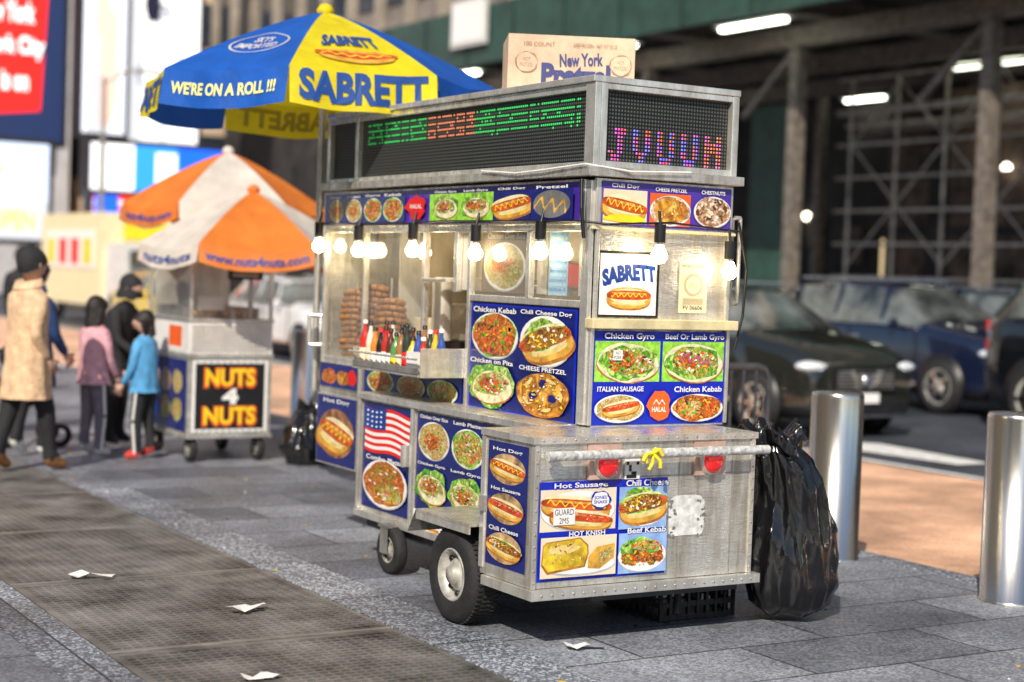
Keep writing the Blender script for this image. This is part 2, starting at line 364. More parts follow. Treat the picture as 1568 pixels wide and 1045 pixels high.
for k in range(90):
    x=random.uniform(.5,6);y=random.uniform(4.2,13);s=random.uniform(.004,.012)
    if 1.86<x<3.05: continue
    b.obox((x,y,.003),(s*random.uniform(1,2.5),s,.004),random.choice([PAPER,BUN,DARK,STEELD,KNISH]),random.uniform(0,3))
b.done()
# ------------------------------------------------------------------ MAIN CART
cart=root('food_cart',(4.0,6.5,0))
b=MB(cart,'rear_box')
XL0,XR0,YR=3.315,4.385,5.27
b.box(XL0,XR0,YR,5.655,.245,.80,STEEL)
b.box(XL0-.012,XR0+.012,YR-.012,5.66,.801,.828,ALU)
b.box(XL0-.015,XR0+.03,YR-.035,5.62,.205,.243,ALU)
for x in(XL0-.002,XR0-.018): b.box(x,x+.022,YR-.006,YR+.02,.244,.8,ALU)
b.box(XL0-.006,XL0+.01,5.63,5.66,.27,.8,ALU)
b.box(4.00,4.005,YR-.003,YR-.0005,.25,.8,STEELD);b.box(4.27,4.275,YR-.003,YR-.0005,.25,.8,STEELD);b.box(3.345,4.36,YR-.003,YR-.0005,.66,.664,STEELD)
b.done(bevel=.004)
b=MB(cart,'rivets')
for i in range(22):
    x=XL0+.03+i*.0487;b.sph((x,YR-.036,.224),.005,STEELD,4)
    b.sph((x,YR-.013,.815),.004,STEELD,4)
for i in range(12):
    z=.27+i*.046;b.sph((XR0-.007,YR-.007,z),.0045,STEELD,4);b.sph((XL0+.009,YR-.007,z),.0045,STEELD,4)
for i in range(14): b.sph((3.80+i*.048,5.581,.830),.003,STEELD,4)
b.done()
b=MB(cart,'base_body')
b.box(3.61,4.36,5.66,7.37,.235,.80,STEEL)
b.box(3.585,3.612,5.66,7.385,.80,.83,ALU);b.box(3.613,4.38,5.665,7.385,.802,.832,STEEL)
b.box(3.585,3.609,5.66,7.385,.215,.25,ALU)
for y in(5.67,6.79,7.355): b.box(3.588,3.609,y,y+.022,.252,.798,ALU)
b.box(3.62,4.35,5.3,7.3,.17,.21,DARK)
b.done(bevel=.003)
b=MB(cart,'upper_body')
b.box(4.42,4.455,5.62,8.18,.834,1.84,STEEL)
b.box(4.412,4.419,5.64,8.17,.951,1.80,STEELI)
b.box(3.76,4.46,8.18,8.2,.79,1.84,STEEL)
b.box(3.765,4.47,5.60,5.625,.834,1.84,STEEL)
b.box(3.75,4.47,7.39,8.18,.76,.80,STEEL)
b.box(3.77,4.41,5.64,8.17,.92,.95,STEELI)
b.box(3.765,4.47,5.64,8.18,1.80,1.835,STEELI)
b.box(3.96,4.405,7.69,7.70,.96,1.79,STEELI)
b.box(4.05,4.4,6.1,6.9,.951,1.15,STEELI);b.box(4.1,4.4,6.95,7.55,.951,1.28,STEELD)
b.box(3.9,4.3,6.2,6.7,1.38,1.395,STEELI);b.box(3.85,4.2,6.75,7.1,1.40,1.415,STEELI)
b.box(4.25,4.40,7.1,7.6,1.35,1.55,STEELI);b.box(4.2,4.4,6.3,6.6,1.396,1.5,RED);b.box(4.2,4.4,6.75,6.98,1.416,1.52,CREAM)
b.box(4.0,4.2,7.1,7.35,.951,1.1,BLK);b.box(3.98,4.1,7.4,7.55,.951,1.2,CREAM);b.cyl((3.95,7.2,1.1),(3.95,7.2,1.4),.05,STEELI,n=16)
for k in range(5): b.cyl((4.02,6.2+k*.1,1.151),(4.02,6.2+k*.1,1.26),.03,random.choice([WHITE,CREAM,RED,STEELI]),n=12)
b.box(3.752,3.775,5.605,8.19,1.63,1.66,ALU)
b.box(3.752,3.775,7.69,8.19,.935,.965,ALU)
b.box(3.752,3.775,6.6,7.69,.955,.985,ALU);b.box(3.75,3.775,6.58,7.7,.77,.80,ALU)
b.box(3.75,3.772,5.605,6.58,1.315,1.345,ALU);b.box(3.75,3.772,5.605,6.6,.797,.822,ALU)
for y0,y1,z0,z1 in((5.6,5.655,.834,1.84),(6.575,6.6,.80,1.63),(7.68,7.7,.77,1.63),(8.165,8.19,.77,1.63),(6.06,6.09,1.345,1.63),(6.70,6.735,1.35,1.63),(7.02,7.045,1.0,1.63)):
    b.box(3.748,3.778,y0,y1,z0,z1,ALU)
b.box(3.76,3.768,6.61,7.67,.80,.955,NAVY);b.box(3.76,3.768,5.66,6.57,.822,1.315,NAVY)
b.box(3.778,3.79,6.6,6.7,1.36,1.62,STEELI);b.box(3.72,3.78,6.75,7.0,1.395,1.41,STEEL);b.box(3.80,3.81,6.0,6.08,1.36,1.63,STEELI);b.box(3.80,3.81,5.66,5.75,1.36,1.63,STEELI)
b.box(3.745,3.762,5.64,8.19,1.66,1.845,ALU);b.box(3.765,4.475,5.585,5.605,1.65,1.85,ALU)
b.box(3.74,4.495,5.54,5.60,1.235,1.275,mat('yellowed_trim',(.84,.72,.42),.4,.3,.2))
b.box(3.745,4.49,5.575,5.60,1.64,1.652,mat('warm_trim',(.9,.8,.5),.4,.2))
b.box(3.755,3.775,5.575,5.60,.834,1.235,ALU);b.box(4.462,4.48,5.575,5.60,.834,1.235,ALU);b.box(3.775,4.462,5.578,5.60,.826,.834,ALU)
b.box(3.772,3.79,5.583,5.60,1.275,1.65,ALU);b.box(4.455,4.475,5.583,5.60,1.275,1.65,ALU)
b.box(4.475,4.50,5.6,5.64,1.28,1.72,STEELD)
b.done(bevel=.003)
b=MB(cart,'led_sign_box')
b.box(3.76,4.44,5.60,8.10,1.895,2.235,BLK)
b.box(3.70,4.50,5.545,8.14,1.855,1.893,STEEL)
b.box(3.715,4.475,5.56,8.13,2.236,2.262,ALU)
for y0,y1 in((5.56,5.63),(7.755,7.785),(8.10,8.13)): b.box(3.725,3.757,y0,y1,1.894,2.235,ALU)
b.box(3.73,3.757,5.63,8.10,1.894,1.915,ALU);b.box(3.73,3.757,5.63,8.10,2.205,2.235,ALU)
for x0,x1 in((3.757,3.79),(4.435,4.47)): b.box(x0,x1,5.562,5.60,1.894,2.235,ALU)
b.box(3.79,4.435,5.565,5.60,1.894,1.92,ALU);b.box(3.79,4.435,5.565,5.60,2.21,2.235,ALU)
b.done(bevel=.003)
def ledmat(name,ax):
    m,nt,bs=nodes(name);L=nt.links
    tc=N(nt,'ShaderNodeTexCoord');s=N(nt,'ShaderNodeSeparateXYZ');L.new(tc.outputs['Object'],s.inputs[0])
    c=N(nt,'ShaderNodeCombineXYZ');L.new(s.outputs[ax],c.inputs[0]);L.new(s.outputs[2],c.inputs[1])
    sc_=N(nt,'ShaderNodeVectorMath',operation='SCALE');sc_.inputs['Scale'].default_value=1/(.0155*U);L.new(c.outputs[0],sc_.inputs[0])
    fr=N(nt,'ShaderNodeVectorMath',operation='FRACTION');L.new(sc_.outputs[0],fr.inputs[0])
    d=N(nt,'ShaderNodeVectorMath',operation='DISTANCE');d.inputs[1].default_value=(.5,.5,0);L.new(fr.outputs[0],d.inputs[0])
    r=N(nt,'ShaderNodeValToRGB');e=r.color_ramp.elements;e[0].position=.26;e[1].position=.34;e[0].color=(.09,.10,.09,1);e[1].color=(.004,.004,.005,1)
    L.new(d.outputs['Value'],r.inputs[0]);L.new(r.outputs[0],bs.inputs['Base Color']);bs.inputs['Roughness'].default_value=.5
    return m
LS=ledmat('led_matrix_side',1);LR=ledmat('led_matrix_rear',0)
b=MB(cart,'led_matrix')
b.add([(3.755,5.63,1.915),(3.755,8.1,1.915),(3.755,8.1,2.205),(3.755,5.63,2.205)],[(0,1,2,3)],LS)
b.add([(3.79,5.594,1.92),(4.435,5.594,1.92),(4.435,5.594,2.21),(3.79,5.594,2.21)],[(0,1,2,3)],LR)
EG=emis('led_green',(.03,.75,.14),.5);ER=emis('led_red',(1,.15,.08),.8);EB=emis('led_blue',(.2,.2,1),1.0);EP=emis('led_magenta',(.75,.12,.65),.9);EO=emis('led_orange',(1,.28,.14),.5)
q=.0155
def dot(plane,a,z,m,s=.0042):
    if plane=='s': b.add([(3.752,a-s,z-s),(3.752,a+s,z-s),(3.752,a+s,z+s),(3.752,a-s,z+s)],[(0,1,2,3)],m)
    else: b.add([(a-s,5.590,z-s),(a+s,5.590,z-s),(a+s,5.590,z+s),(a-s,5.590,z+s)],[(0,1,2,3)],m)
FONT={'J':['00111','00010','00010','00010','00010','10010','01100'],'V':['10001','10001','10001','10001','10001','01010','00100'],'U':['10001','10001','10001','10001','10001','10001','01110'],'M':['10001','11011','10101','10101','10001','10001','10001']}
top=math.floor(2.185/q)
for c in range(0,128):
    a=(math.floor(7.68/q)-c+.5)*q
    mm=EG if c<42 or c>70 else EO
    if c%6==5 and random.random()<.4: continue
    lim=7 if c<70 else 8
    for r in range(lim):
        if r%2==0 and random.random()<.95: dot('s',a,(top-r+.5)*q,mm)
        elif random.random()<.12: dot('s',a,(top-r+.5)*q,mm)
col=0;x0=math.floor(3.80/q)+1;tb=math.floor(2.05/q)
rowmap=[0,0,1,2,3,4,5,6,6]
for ch,cl in zip('JVUUM',[EP,EB,EB,EB,EO]):
    g=FONT[ch]
    for c in range(5):
        for rr,r in enumerate(rowmap):
            if g[r][c]=='1':
                for dd in (0,1): dot('r',(x0+col+c+dd+.5)*q,(tb-rr+.5)*q-.0,random.choice([cl,cl,EP,ER]),.0040 if dd==0 else .0034)
    col+=8
b.done()
# posters ---------------------------------------------------------
b=MB(cart,'printed_panels')
nX=(-1,0,0);nY=(0,-1,0);uS=(0,-1,0);uR=(1,0,0)
LBP=mat('light_blue_print',(.30,.48,.85),.5,0,.2,12)
p=Panel(b,(3.34,YR-.001,.655),uR,.605,.385,195,152,n=nY,base=BLUE)
p.rect(2,12,115,76,CREAM);p.ell(58,46,56,31,PLSH);p.ell(58,45,55,30,PLATE);p.hotdog(55,38,104,36,.12);p.hotdog(62,57,94,30,.15,'k')
p.ell(90,30,15,14,BLUE,.12);p.ell(90,30,13,12,WHITE,.1);p.text('JONES\nSNAKE',90,30,20,12,BLUE)
p.rect(20,40,52,66,WHITE);p.text('GUARD\n2MS',36,53,28,22,BLK,0)
p.text('Hot Sausage',60,7,80,10,WHITE)
p.rect(118,12,193,78,LBP);p.ell(155,44,38,30,F_LET,.12);p.ell(158,50,36,24,PLATE,.03,-.15);p.hotdog(155,42,74,48,-.15,'c')
p.text('Chili Cheese',160,6,66,10,WHITE)
p.rect(2,84,115,146,CREAM);p.text('HOT KNISH',70,80,54,8,WHITE);p.ell(60,130,54,15,PLSH);p.ell(60,128,53,14,PLATE)
p.poly([(5,96),(10,91),(60,86),(72,98),(73,112),(68,132),(12,140),(3,126)],BUNE);p.poly([(6,97),(11,92),(59,88),(70,99),(71,111),(66,129),(13,136),(5,124)],KNISH);p.ell(36,103,24,7,BUNH,.1,-.08);p.poly([(72,118),(85,102),(112,98),(111,120),(90,136),(72,134)],BUN);p.poly([(88,112),(107,103),(108,117),(92,129)],F_RICE);p.bits(38,112,30,20,[BUNE,BUNH],18,.08)
p.rect(118,84,193,147,LBP);p.ell(155,121,38,25,PLSH);p.ell(155,120,37,25,PLATE);p.ell(150,110,30,18,F_LET,.14)
for k in range(6): p.ell(130+k*10,124+3*math.sin(k*2),8,9,F_MEAT if k%2 else F_CHILI,.2)
p.ell(160,104,22,8,F_RICE,.15);p.bits(155,115,32,20,[BITR,BITG,BITB,BITO],12,.12);p.text('Beef Kebab',160,80,60,9,WHITE)
p=Panel(b,(3.945,YR-.001,.585),uR,.20,.18,60,70,n=nY)
p.ell(30,35,27,32,mat('worn_sticker',(.74,.74,.72),.7,0,.25,30),.05,e=.35)
for k in range(26): p.ell(random.choice([random.uniform(3,14),random.uniform(46,57)]),random.uniform(4,66),random.uniform(1,3.4),random.uniform(1,2.5),STEELD,.4)
p=Panel(b,(3.314,5.61,.785),uS,.30,.49,54,196,n=nX,base=NAVY)
for k,(t,nm) in enumerate((('m','Hot Dog'),('k','Hot Sausage'),('c','Chili Cheese'))):
    y=36+k*62;p.ell(27,y+5,24,24,mat('photo_backdrop',(.5,.33,.16),.4,0,.6,14));p.hotdog(27,y+4,48,28,.25,t);p.text(nm,27,y-24,40,7,WHITE)
p=Panel(b,(3.608,7.34,.79),uS,.53,.52,66,176,n=nX,base=NAVY)
def wav(x,y): return (x,y+x*.1+3*math.sin(x*.12))
for k in range(13):
    xs_=[3+i*5.9 for i in range(11)]
    p.raw([wav(x,6+k*5.6) for x in xs_]+[wav(x,11.6+k*5.6) for x in xs_],[(i,i+1,12+i,11+i) for i in range(10)],RED if k%2==0 else WHITE)
p.raw([wav(x,y) for y in(6,40) for x in(3,10,17,24,31)],[(i,i+1,6+i,5+i) for i in range(4)],SBLUE)
for i in range(4):
    for j in range(4): p.ell(*wav(7+i*6.3,11+j*8),1.4,1.8,WHITE,n=8)
p.ell(33,131,30,40,PLSH);p.ell(33,130,29,39,PLATE);p.ell(33,130,27,36,F_MEAT,.08);p.ell(30,120,18,20,F_CHILI,.18);p.ell(42,145,14,14,F_SALAD,.2);p.bits(33,130,24,32,[BITR,BITW,BITG,BITO],12,.10);p.text('Combo Platter',34,90,52,8,WHITE)
p=Panel(b,(3.608,6.775,.79),uS,1.0,.46,120,140,n=nX,base=NAVY)
for k,(cx,cy,kd,nm) in enumerate(((20,38,'rice','Chicken Over Rice'),(59,38,'salad','Lamb Platter'),(20,104,'gyro','Chicken Gyro'),(59,104,'gyro','Lamb Gyro'),(100,38,'meat','Kebab'),(100,104,'rice','Rice'))):
    p.dish(cx,cy,18,27,kd);p.text(nm,cx,cy-32,32,5,WHITE)
p=Panel(b,(3.60,6.77,.335),uS,.28,.105,40,45,n=nX,base=WHITE)
p.text('SABRETT',20,14,36,14,SBLUE,.04,arc=2);p.hotdog(20,33,32,12,0)
b.box(3.56,3.60,6.83,6.845,.52,.62,ALU);b.box(3.29,3.312,5.62,5.64,.5,.56,ALU)
p=Panel(b,(3.757,6.56,1.305),uS,.885,.475,160,175,n=nX,base=BLUE)
p.rect(3,3,157,172,NAVY)
p.dish(39,51,37,39,'meat');p.ell(39,51,33,34,F_MEAT,.12);p.bits(39,51,30,30,[BITR,BITB,BITO,BITG],10,.13);p.text('Chicken Kebab',39,9,68,9,WHITE)
p.ell(118,53,38,41,PLSH);p.ell(118,52,37,40,PLATE);p.ell(118,54,33,36,F_LET,.12);p.hotdog(118,52,78,56,-.45,'c');p.text('Chili Cheese Dog',118,9,74,9,WHITE)
p.dish(39,133,37,36,'gyro');p.text('Chicken on Pita',39,94,68,8,WHITE)
p.dish(118,136,38,35,'pretzel');p.text('CHEESE PRETZEL',118,97,68,7,WHITE)
p=Panel(b,(3.759,7.65,.95),uS,1.02,.145,150,85,n=nX,base=NAVY)
for cx,kd in((26,'meat'),(76,'rice'),(124,'salad')): p.dish(cx,45,22,34,kd)
p=Panel(b,(3.744,8.17,1.835),uS,2.50,.165,377,62,n=nX,base=PURP)
xs=[22,55,90,125,163,208,252,300,350]
ks=['rice','rice','meat','meat','star','gyro','gyro','dog','dish2']
for i,(cx,kd) in enumerate(zip(xs,ks)):
    w=13+i*1.1
    if kd=='star': p.ell(cx,32,15,22,RED,.25,n=16);p.text('HALAL',cx,30,18,8,WHITE);continue
    if i in(5,6): p.rect(cx-w-5,10,cx+w+5,58,GRN)
    else: p.rect(cx-w-3,9,cx+w+3,58,NAVY)
    if kd=='dog': p.hotdog(cx,34,w*2.5,36,-.3)
    elif kd=='dish2': p.ell(cx,34,w,22,STEELD);p.squig(cx,34,w*1.8,8,6,.2,BUN,3)
    else: p.dish(cx,34,w*1.02,23,kd)
    p.text(['Platter','Chicken','Gyro','Kebab','','Chicken Gyro','Lamb Gyro','Chili Dog','Pretzel'][i],cx,7,w*1.7,5,WHITE)
p=Panel(b,(3.79,5.583,1.84),uR,.67,.18,213,67,n=nY,base=PURP)
p.rect(2,12,72,64,CREAM);p.hotdog(36,38,72,40,.18);p.ell(36,56,34,6,YEL,.1);p.text('Chili Dog',36,7,44,8,WHITE)
p.rect(76,14,143,64,ORG);p.dish(110,40,34,24,'nut');p.ell(110,40,28,20,F_PRET,.1);p.bits(110,40,24,16,[BUNH,BUNE],14,.14);p.text('CHEESE PRETZEL',110,8,52,6,WHITE)
p.dish(180,38,32,25,'nut');p.bits(180,38,26,19,[BITB,CREAM],14,.2);p.text('CHESTNUTS',180,8,40,6,WHITE)
p=Panel(b,(3.79,5.598,1.555),uR,.315,.275,95,100,n=nY,base=BLK)
p.rect(4,4,91,96,WHITE);p.text('SABRETT',48,32,82,26,SBLUE,.06,ang=-.1,arc=6);p.ell(49,72,34,17,BUNE,e=.8);p.ell(49,70,34,16,BUN,e=.8);p.ell(49,78,26,4,BUNH);p.ell(49,68,30,12,BUN2);p.ell(49,66,34,7,SAUS,e=.7);p.ell(49,63,28,1.6,SAUH);p.squig(49,66,54,2.4,2,0,MUST,6)
p=Panel(b,(4.21,5.598,1.515),uR,.15,.21,44,74,n=nY,base=mat('permit_paper',(.80,.73,.48),.6))
p.text('MOBILE FOOD',22,4,36,4,BLK,0);p.ell(22,32,15,17,mat('permit_print',(.5,.43,.26),.6));p.ell(22,32,11,13,MATS['permit_paper']);p.text('2023',22,32,14,8,MATS['permit_print']);p.text('FV 06606',22,66,30,6,BLK,0)
for k in range(5): p.rect(6,52+k*2,38,52.8+k*2,MATS['permit_print'])
p=Panel(b,(3.777,5.583,1.225),uR,.683,.39,205,148,n=nY,base=BLUE)
p.rect(2,16,101,80,GRN);p.rect(105,16,203,80,GRN)
for cx in(52,154):
    p.ell(cx,52,48,31,BUNE,.03,.1);p.ell(cx,50,47,31,PITA,.03,.1);p.ell(cx,50,43,27,F_LET,.14);p.ell(cx+2,48,36,21,F_SALAD,.16,.2);p.ell(cx-8,46,20,12,F_MEAT,.2);p.bits(cx,48,34,19,[BITR,BITW,BITG,BITB,BITO],11,.13)
p.squig(154,44,50,5,3,.3,mat('onion',(.5,.08,.32),.4),3)
p.text('Chicken Gyro',52,9,76,12,WHITE);p.text('Beef Or Lamb Gyro',154,9,94,11,WHITE)
p.rect(28,30,42,46,WHITE);p.text('NO\nPORK',35,38,11,12,BLK,0)
p.ell(40,123,38,22,PLSH);p.ell(40,122,37,22,PLATE);p.ell(40,122,35,20,F_RICE,.08);p.hotdog(42,120,56,24,-.2,'k');p.text('ITALIAN SAUSAGE',40,91,70,8,WHITE)
p.ell(100,118,18,24,ORG,.15,n=16);p.text('HALAL',100,124,22,8,WHITE);p.squig(100,112,18,3,2.5,0,WHITE,2)
p.ell(160,123,42,22,PLSH);p.ell(160,122,41,22,PLATE);p.ell(160,122,39,21,F_MEAT,.1);p.ell(150,122,16,12,F_RICE,.2);p.bits(160,122,34,17,[BITR,BITG,BITB,BITO],10,.14);p.text('Chicken Kebab',160,92,76,9,WHITE)
b.box(3.745,3.762,7.70,8.20,.385,.765,ALU);b.box(3.745,3.762,7.70,8.18,.80,.935,ALU)
p=Panel(b,(3.744,8.19,.755),uS,.48,.36,60,110,n=nX,base=NAVY);p.ell(30,60,28,40,mat('photo_backdrop2',(.32,.15,.07),.4,0,.6,14));p.hotdog(30,60,54,54,.5);p.text('Hot Dog',30,8,40,9,WHITE)
p=Panel(b,(3.744,8.17,.93),uS,.46,.125,60,36,n=nX,base=NAVY);p.ell(15,20,12,12,F_MEAT,.1);p.ell(38,20,11,11,F_PRET,.1);p.ell(52,18,7,12,RED,.1)
p=Panel(b,(3.782,6.52,1.64),uS,.40,.28,82,96,n=nX,base=mat('sign_brown',(.22,.15,.09),.5));p.text('Chicken Over Rice',42,9,66,9,WHITE,0);p.ell(41,57,38,38,PLSH);p.ell(41,56,37,37,PLATE);p.ell(41,56,34,34,F_RICE,.06);p.ell(38,50,20,16,F_MEAT,.2);p.ell(56,66,14,12,F_SALAD,.2)
p=Panel(b,(3.782,5.95,1.64),uS,.15,.28,24,100,n=nX,base=mat('price_blue',(.3,.58,.85),.5))
for k in range(14): p.text(random.choice(['WATER 2','SODA 3','GYRO 8','HOT DOG 4']),12,7+k*7,20,4,WHITE if k%2 else SBLUE,0)
b.done()
b=MB(cart,'window_panes')
for y0,y1,z0,z1 in((7.70,8.165,.965,1.63),(7.05,7.68,1.06,1.63),(6.09,6.57,1.345,1.63),(5.66,6.06,1.345,1.63)):
    b.add([(3.764,y0,z0),(3.764,y0,z1),(3.764,y1,z1),(3.764,y1,z0)],[(0,1,2,3)],GLASS)
b.done()
b=MB(cart,'condiment_tray')
b.box(3.52,3.75,6.62,7.30,.955,.968,STEEL);b.box(3.515,3.523,6.62,7.30,.969,1.0,STEELD);b.box(3.52,3.75,6.60,6.608,.955,1.09,STEEL);b.box(3.52,3.75,7.302,7.31,.955,1.06,STEEL)
b.tube([(3.50,6.60,1.04),(3.50,7.31,1.04)],.006,ALU)
b.done(bevel=.002)
b=MB(cart,'condiment_bottles')
bc=[(.6,.03,.02),(.02,.02,.02),(.08,.3,.08),(.8,.55,.04),(.75,.72,.62),(.5,.03,.02),(.35,.16,.06),(.04,.10,.4),(.8,.25,.03),(.12,.03,.02),(.03,.05,.04)]
for i in range(24):
    c=bc[(i*7)%len(bc)];m=mat('bottle_%d'%((i*7)%len(bc)),c,.2,0,.1,coat=.5)
    y=6.65+(i%12)*.055+random.uniform(-.006,.006);x=3.56+.09*(i//12);h=random.uniform(1.0,1.5);wd=random.uniform(.8,1.05)
    b.lathe((x,y,.969),[(0,0),(.025*wd,0),(.026*wd,.085*h),(.02*wd,.105*h),(.009,.125*h),(.009,.14*h)],m,n=12)
    b.lathe((x,y,.969),[(.0265*wd,.02*h),(.0268*wd,.021*h),(.0268*wd,.06*h),(.0265*wd,.061*h)],random.choice([WHITE,YEL,RED,CREAM]),n=12)
    b.lathe((x,y,.969+.14*h),[(.012,0),(.011,.016),(0,.018)],random.choice([RED,WHITE,BLK,BLK,BLK]),n=12)
b.box(3.53,3.56,6.64,6.76,.97,1.07,WHITE)
b.done()
b=MB(cart,'pretzel_stack')
PR=mat('pretzel_crust',(.45,.20,.05),.45,0,.35,25,.3,40)
for (x,y,z0,n) in((3.84,7.95,.97,11),(3.86,7.78,.97,12),(3.86,7.58,1.0,9)):
    b.cyl((x,y,z0),(x,y,z0+.40),.006,ALU)
    for i in range(n):
        r=random.uniform(.06,.08);a0=random.uniform(0,3);pts=[]
        for k in range(15):
            t=a0+k/14*2*math.pi;pts.append((x+r*math.cos(t)*.9,y+r*math.sin(t)*1.25,z0+.02+i*.032+.006*math.sin(2*t)))
        b.tube(pts,.016,PR,n=8);b.tube([pts[2],(x,y,z0+.02+i*.032),pts[9]],.014,PR)
b.done()
BULB=emis('lit_bulb',(1,.80,.46),26,True)
b=MB(cart,'string_lights')
def bulb(x,y,z):
    b.cyl((x,y,z+.115),(x,y,z+.04),.024,BLK,n=12);b.cyl((x,y,z+.04),(x,y,z+.028),.016,ALU,n=12)
    b.lathe((x,y,z),[(.016,.03),(.022,.015),(.034,-.008),(.034,-.022),(.022,-.042),(0,-.048)],BULB,n=10)
    b.tube([(x,y,z+.11),(x+(.02 if x<3.76 else 0),y+.01,z+.17)],.006,BLK)
for y,z in((8.15,1.57),(7.66,1.55),(7.06,1.555),(6.45,1.545),(5.90,1.555)): bulb(3.70,y,z)
for y in (7.92,7.35): bulb(3.92,y,1.55)
bulb(3.95,6.42,1.55);bulb(4.05,6.85,1.6)
for x,z in((4.03,1.555),(4.40,1.50)): bulb(x,5.50,z)
b.tube([(3.72,8.17,1.68),(3.71,7.4,1.665),(3.715,6.8,1.68),(3.71,5.6,1.67),(3.8,5.53,1.66),(4.1,5.52,1.68),(4.48,5.55,1.66)],.005,BLK)
b.tube([(4.49,5.56,1.70),(4.55,5.57,1.5),(4.54,5.57,1.3),(4.50,5.57,1.15)],.006,BLK)
b.tube([(3.70,5.6,1.84),(3.69,5.58,1.72),(3.70,5.57,1.60)],.008,BLK)
b.tube([(3.69,6.4,1.90),(3.685,6.1,1.88),(3.685,5.9,1.885),(3.69,5.56,1.90),(3.9,5.53,1.88),(4.2,5.53,1.895)],.004,WHITE)
b.done()
b=MB(cart,'push_bar')
z=.762
b.cyl((3.33,YR-.07,z),(4.40,YR-.07,z),.019,mat('bar_wrapped',(.76,.76,.73),.4,.3,.35,30,.5,50))
for x in(3.36,4.36): b.box(x,x+.03,YR-.07,YR-.005,z-.012,z+.012,STEEL)
b.done()
LENS=mat('lamp_lens_red',(.75,.01,.01),.15,0,.15,coat=.8,emit=.3,ecol=(.9,.02,.02))
b=MB(cart,'tail_lamps')
for x in(3.63,4.145):
    b.box(x-.075,x+.075,YR-.02,YR-.003,.66,.795,mat('lamp_mount',(.64,.44,.36),.5,.3,.25))
    b.lathe((x,YR-.021,.72),[(.06,0),(.058,-.015),(.05,-.02)],ALU,'Y');b.lathe((x,YR-.03,.72),[(.052,0),(.045,-.018),(.025,-.028),(0,-.03)],LENS,'Y')
b.box(3.73,3.80,YR-.012,YR-.003,.655,.735,WHITE)
for i in range(5):
    for j in range(5):
        if random.random()<.55: b.box(3.735+i*.012,3.746+i*.012,YR-.0145,YR-.0125,.66+j*.013,.672+j*.013,BLK)
b.done()
b=MB(cart,'yellow_ribbon');RIB=mat('ribbon_yellow',(.9,.72,.03),.5)
for k in range(11):
    a=random.uniform(0,6.28);c=(3.80,YR-.095,.765)
    p2=(c[0]+.04*math.cos(a),c[1]+random.uniform(-.02,.01),c[2]+.03*math.sin(a)-.01)
    b.tube([c,p2,(p2[0]+random.uniform(-.02,.02),p2[1],p2[2]-.025)],.008,RIB,6)
b.done()
def wheel(b,c,r,w,rim,axis='X',side=-1,rr=.54):
    hw=w/2
    b.lathe(c,[(r*rr,-hw*.85),(r*(rr+.1),-hw),(r*.86,-hw*.99),(r*.96,-hw*.85),(r,-hw*.5),(r,hw*.5),(r*.96,hw*.85),(r*.86,hw*.99),(r*(rr+.1),hw),(r*rr,hw*.85)],RUB,axis,40)
    b.lathe(c,[(r*(rr+.01),side*hw*.85),(r*(rr-.02),side*hw*.95),(r*(rr-.08),side*hw*.5),(r*.38,side*hw*.3),(r*.30,side*hw*.6),(r*.2,side*hw*.65),(r*.18,side*hw*.95),(0,side*hw*1.0)],rim,axis,32)
    b.lathe(c,[(r*rr,-side*hw*.85),(0,-side*hw*.6)],rim,axis,24)
    for k in range(8):
        t=k*math.pi/4;o=Vector((side*hw*.42,math.cos(t)*r*.40,math.sin(t)*r*.40)) if axis=='X' else Vector((math.cos(t)*r*.40,side*hw*.42,math.sin(t)*r*.40))
        b.sph(Vector(c)+o,(.012 if axis=='X' else .09*r,.09*r if axis=='X' else .012,.07*r),BLK,6)
b=MB(cart,'rear_wheels');RIM=mat('rim_grey',(.66,.65,.60),.4,.5,.4,9,streak=.5)
for xc,s in((3.365,-1),(4.17,1)): wheel(b,(xc,5.86,.2),.2,.15,RIM,'X',s)
for k in range(60):
    t=k*2*math.pi/60
    for xc in(3.365,4.17):
        for o in(-.04,-.0135,.0135,.04):
            tt=t+(.05 if abs(o)>.03 else 0)
            c=(xc+o,5.86+math.cos(tt)*.1985,.2+math.sin(tt)*.1985);b.obox(c,(.021,.006,.014),RUB,M=Matrix.Rotation(tt-math.pi/2,3,'X'))
b.cyl((3.4,5.86,.2),(4.15,5.86,.2),.025,DARK)
b.done()
b=MB(cart,'fender')
b.box(3.27,3.605,5.675,6.13,.425,.437,STEEL);b.box(3.27,3.278,5.675,6.13,.395,.424,ALU)
b.add([(3.27,6.13,.437),(3.6,6.13,.437),(3.6,6.2,.33),(3.27,6.2,.33)],[(0,1,2,3)],STEEL);b.done()
b=MB(cart,'casters')
for xc,yc_ in((3.60,6.92),(4.22,6.92)):
    wheel(b,(xc-.03,yc_,.115),.115,.06,RIM,'X',-1)
    for s in(-1,1): b.box(xc-.03+s*.042-.004,xc-.03+s*.042+.004,yc_-.025,yc_+.04,.1,.225,STEELD)
    b.box(xc-.08,xc+.02,yc_-.03,yc_+.06,.222,.234,STEELD)
b.tube([(3.62,6.5,.18),(3.62,6.45,.06),(3.75,6.4,.05)],.012,DARK);b.tube([(4.2,5.5,.18),(4.15,5.45,.05)],.015,DARK)
b.done()
b=MB(cart,'side_handle')
b.tube([(3.76,8.20,1.18),(3.70,8.24,1.18),(3.70,8.24,1.02),(3.76,8.20,1.02)],.012,ALU)
b.tube([(4.50,5.6,1.72),(4.53,5.6,1.72),(4.53,5.6,1.35),(4.50,5.6,1.35)],.009,ALU)
b.done()
carton=root('cardboard_box',(4.1,6.28,2.262))
b=MB(carton,'carton');KR=mat('kraft_cardboard',(.68,.50,.35),.75,0,.14,10);rz=math.radians(-27)
Mr=Matrix.Rotation(rz,3,'Z');cc=Vector((4.10,6.36,2.264))
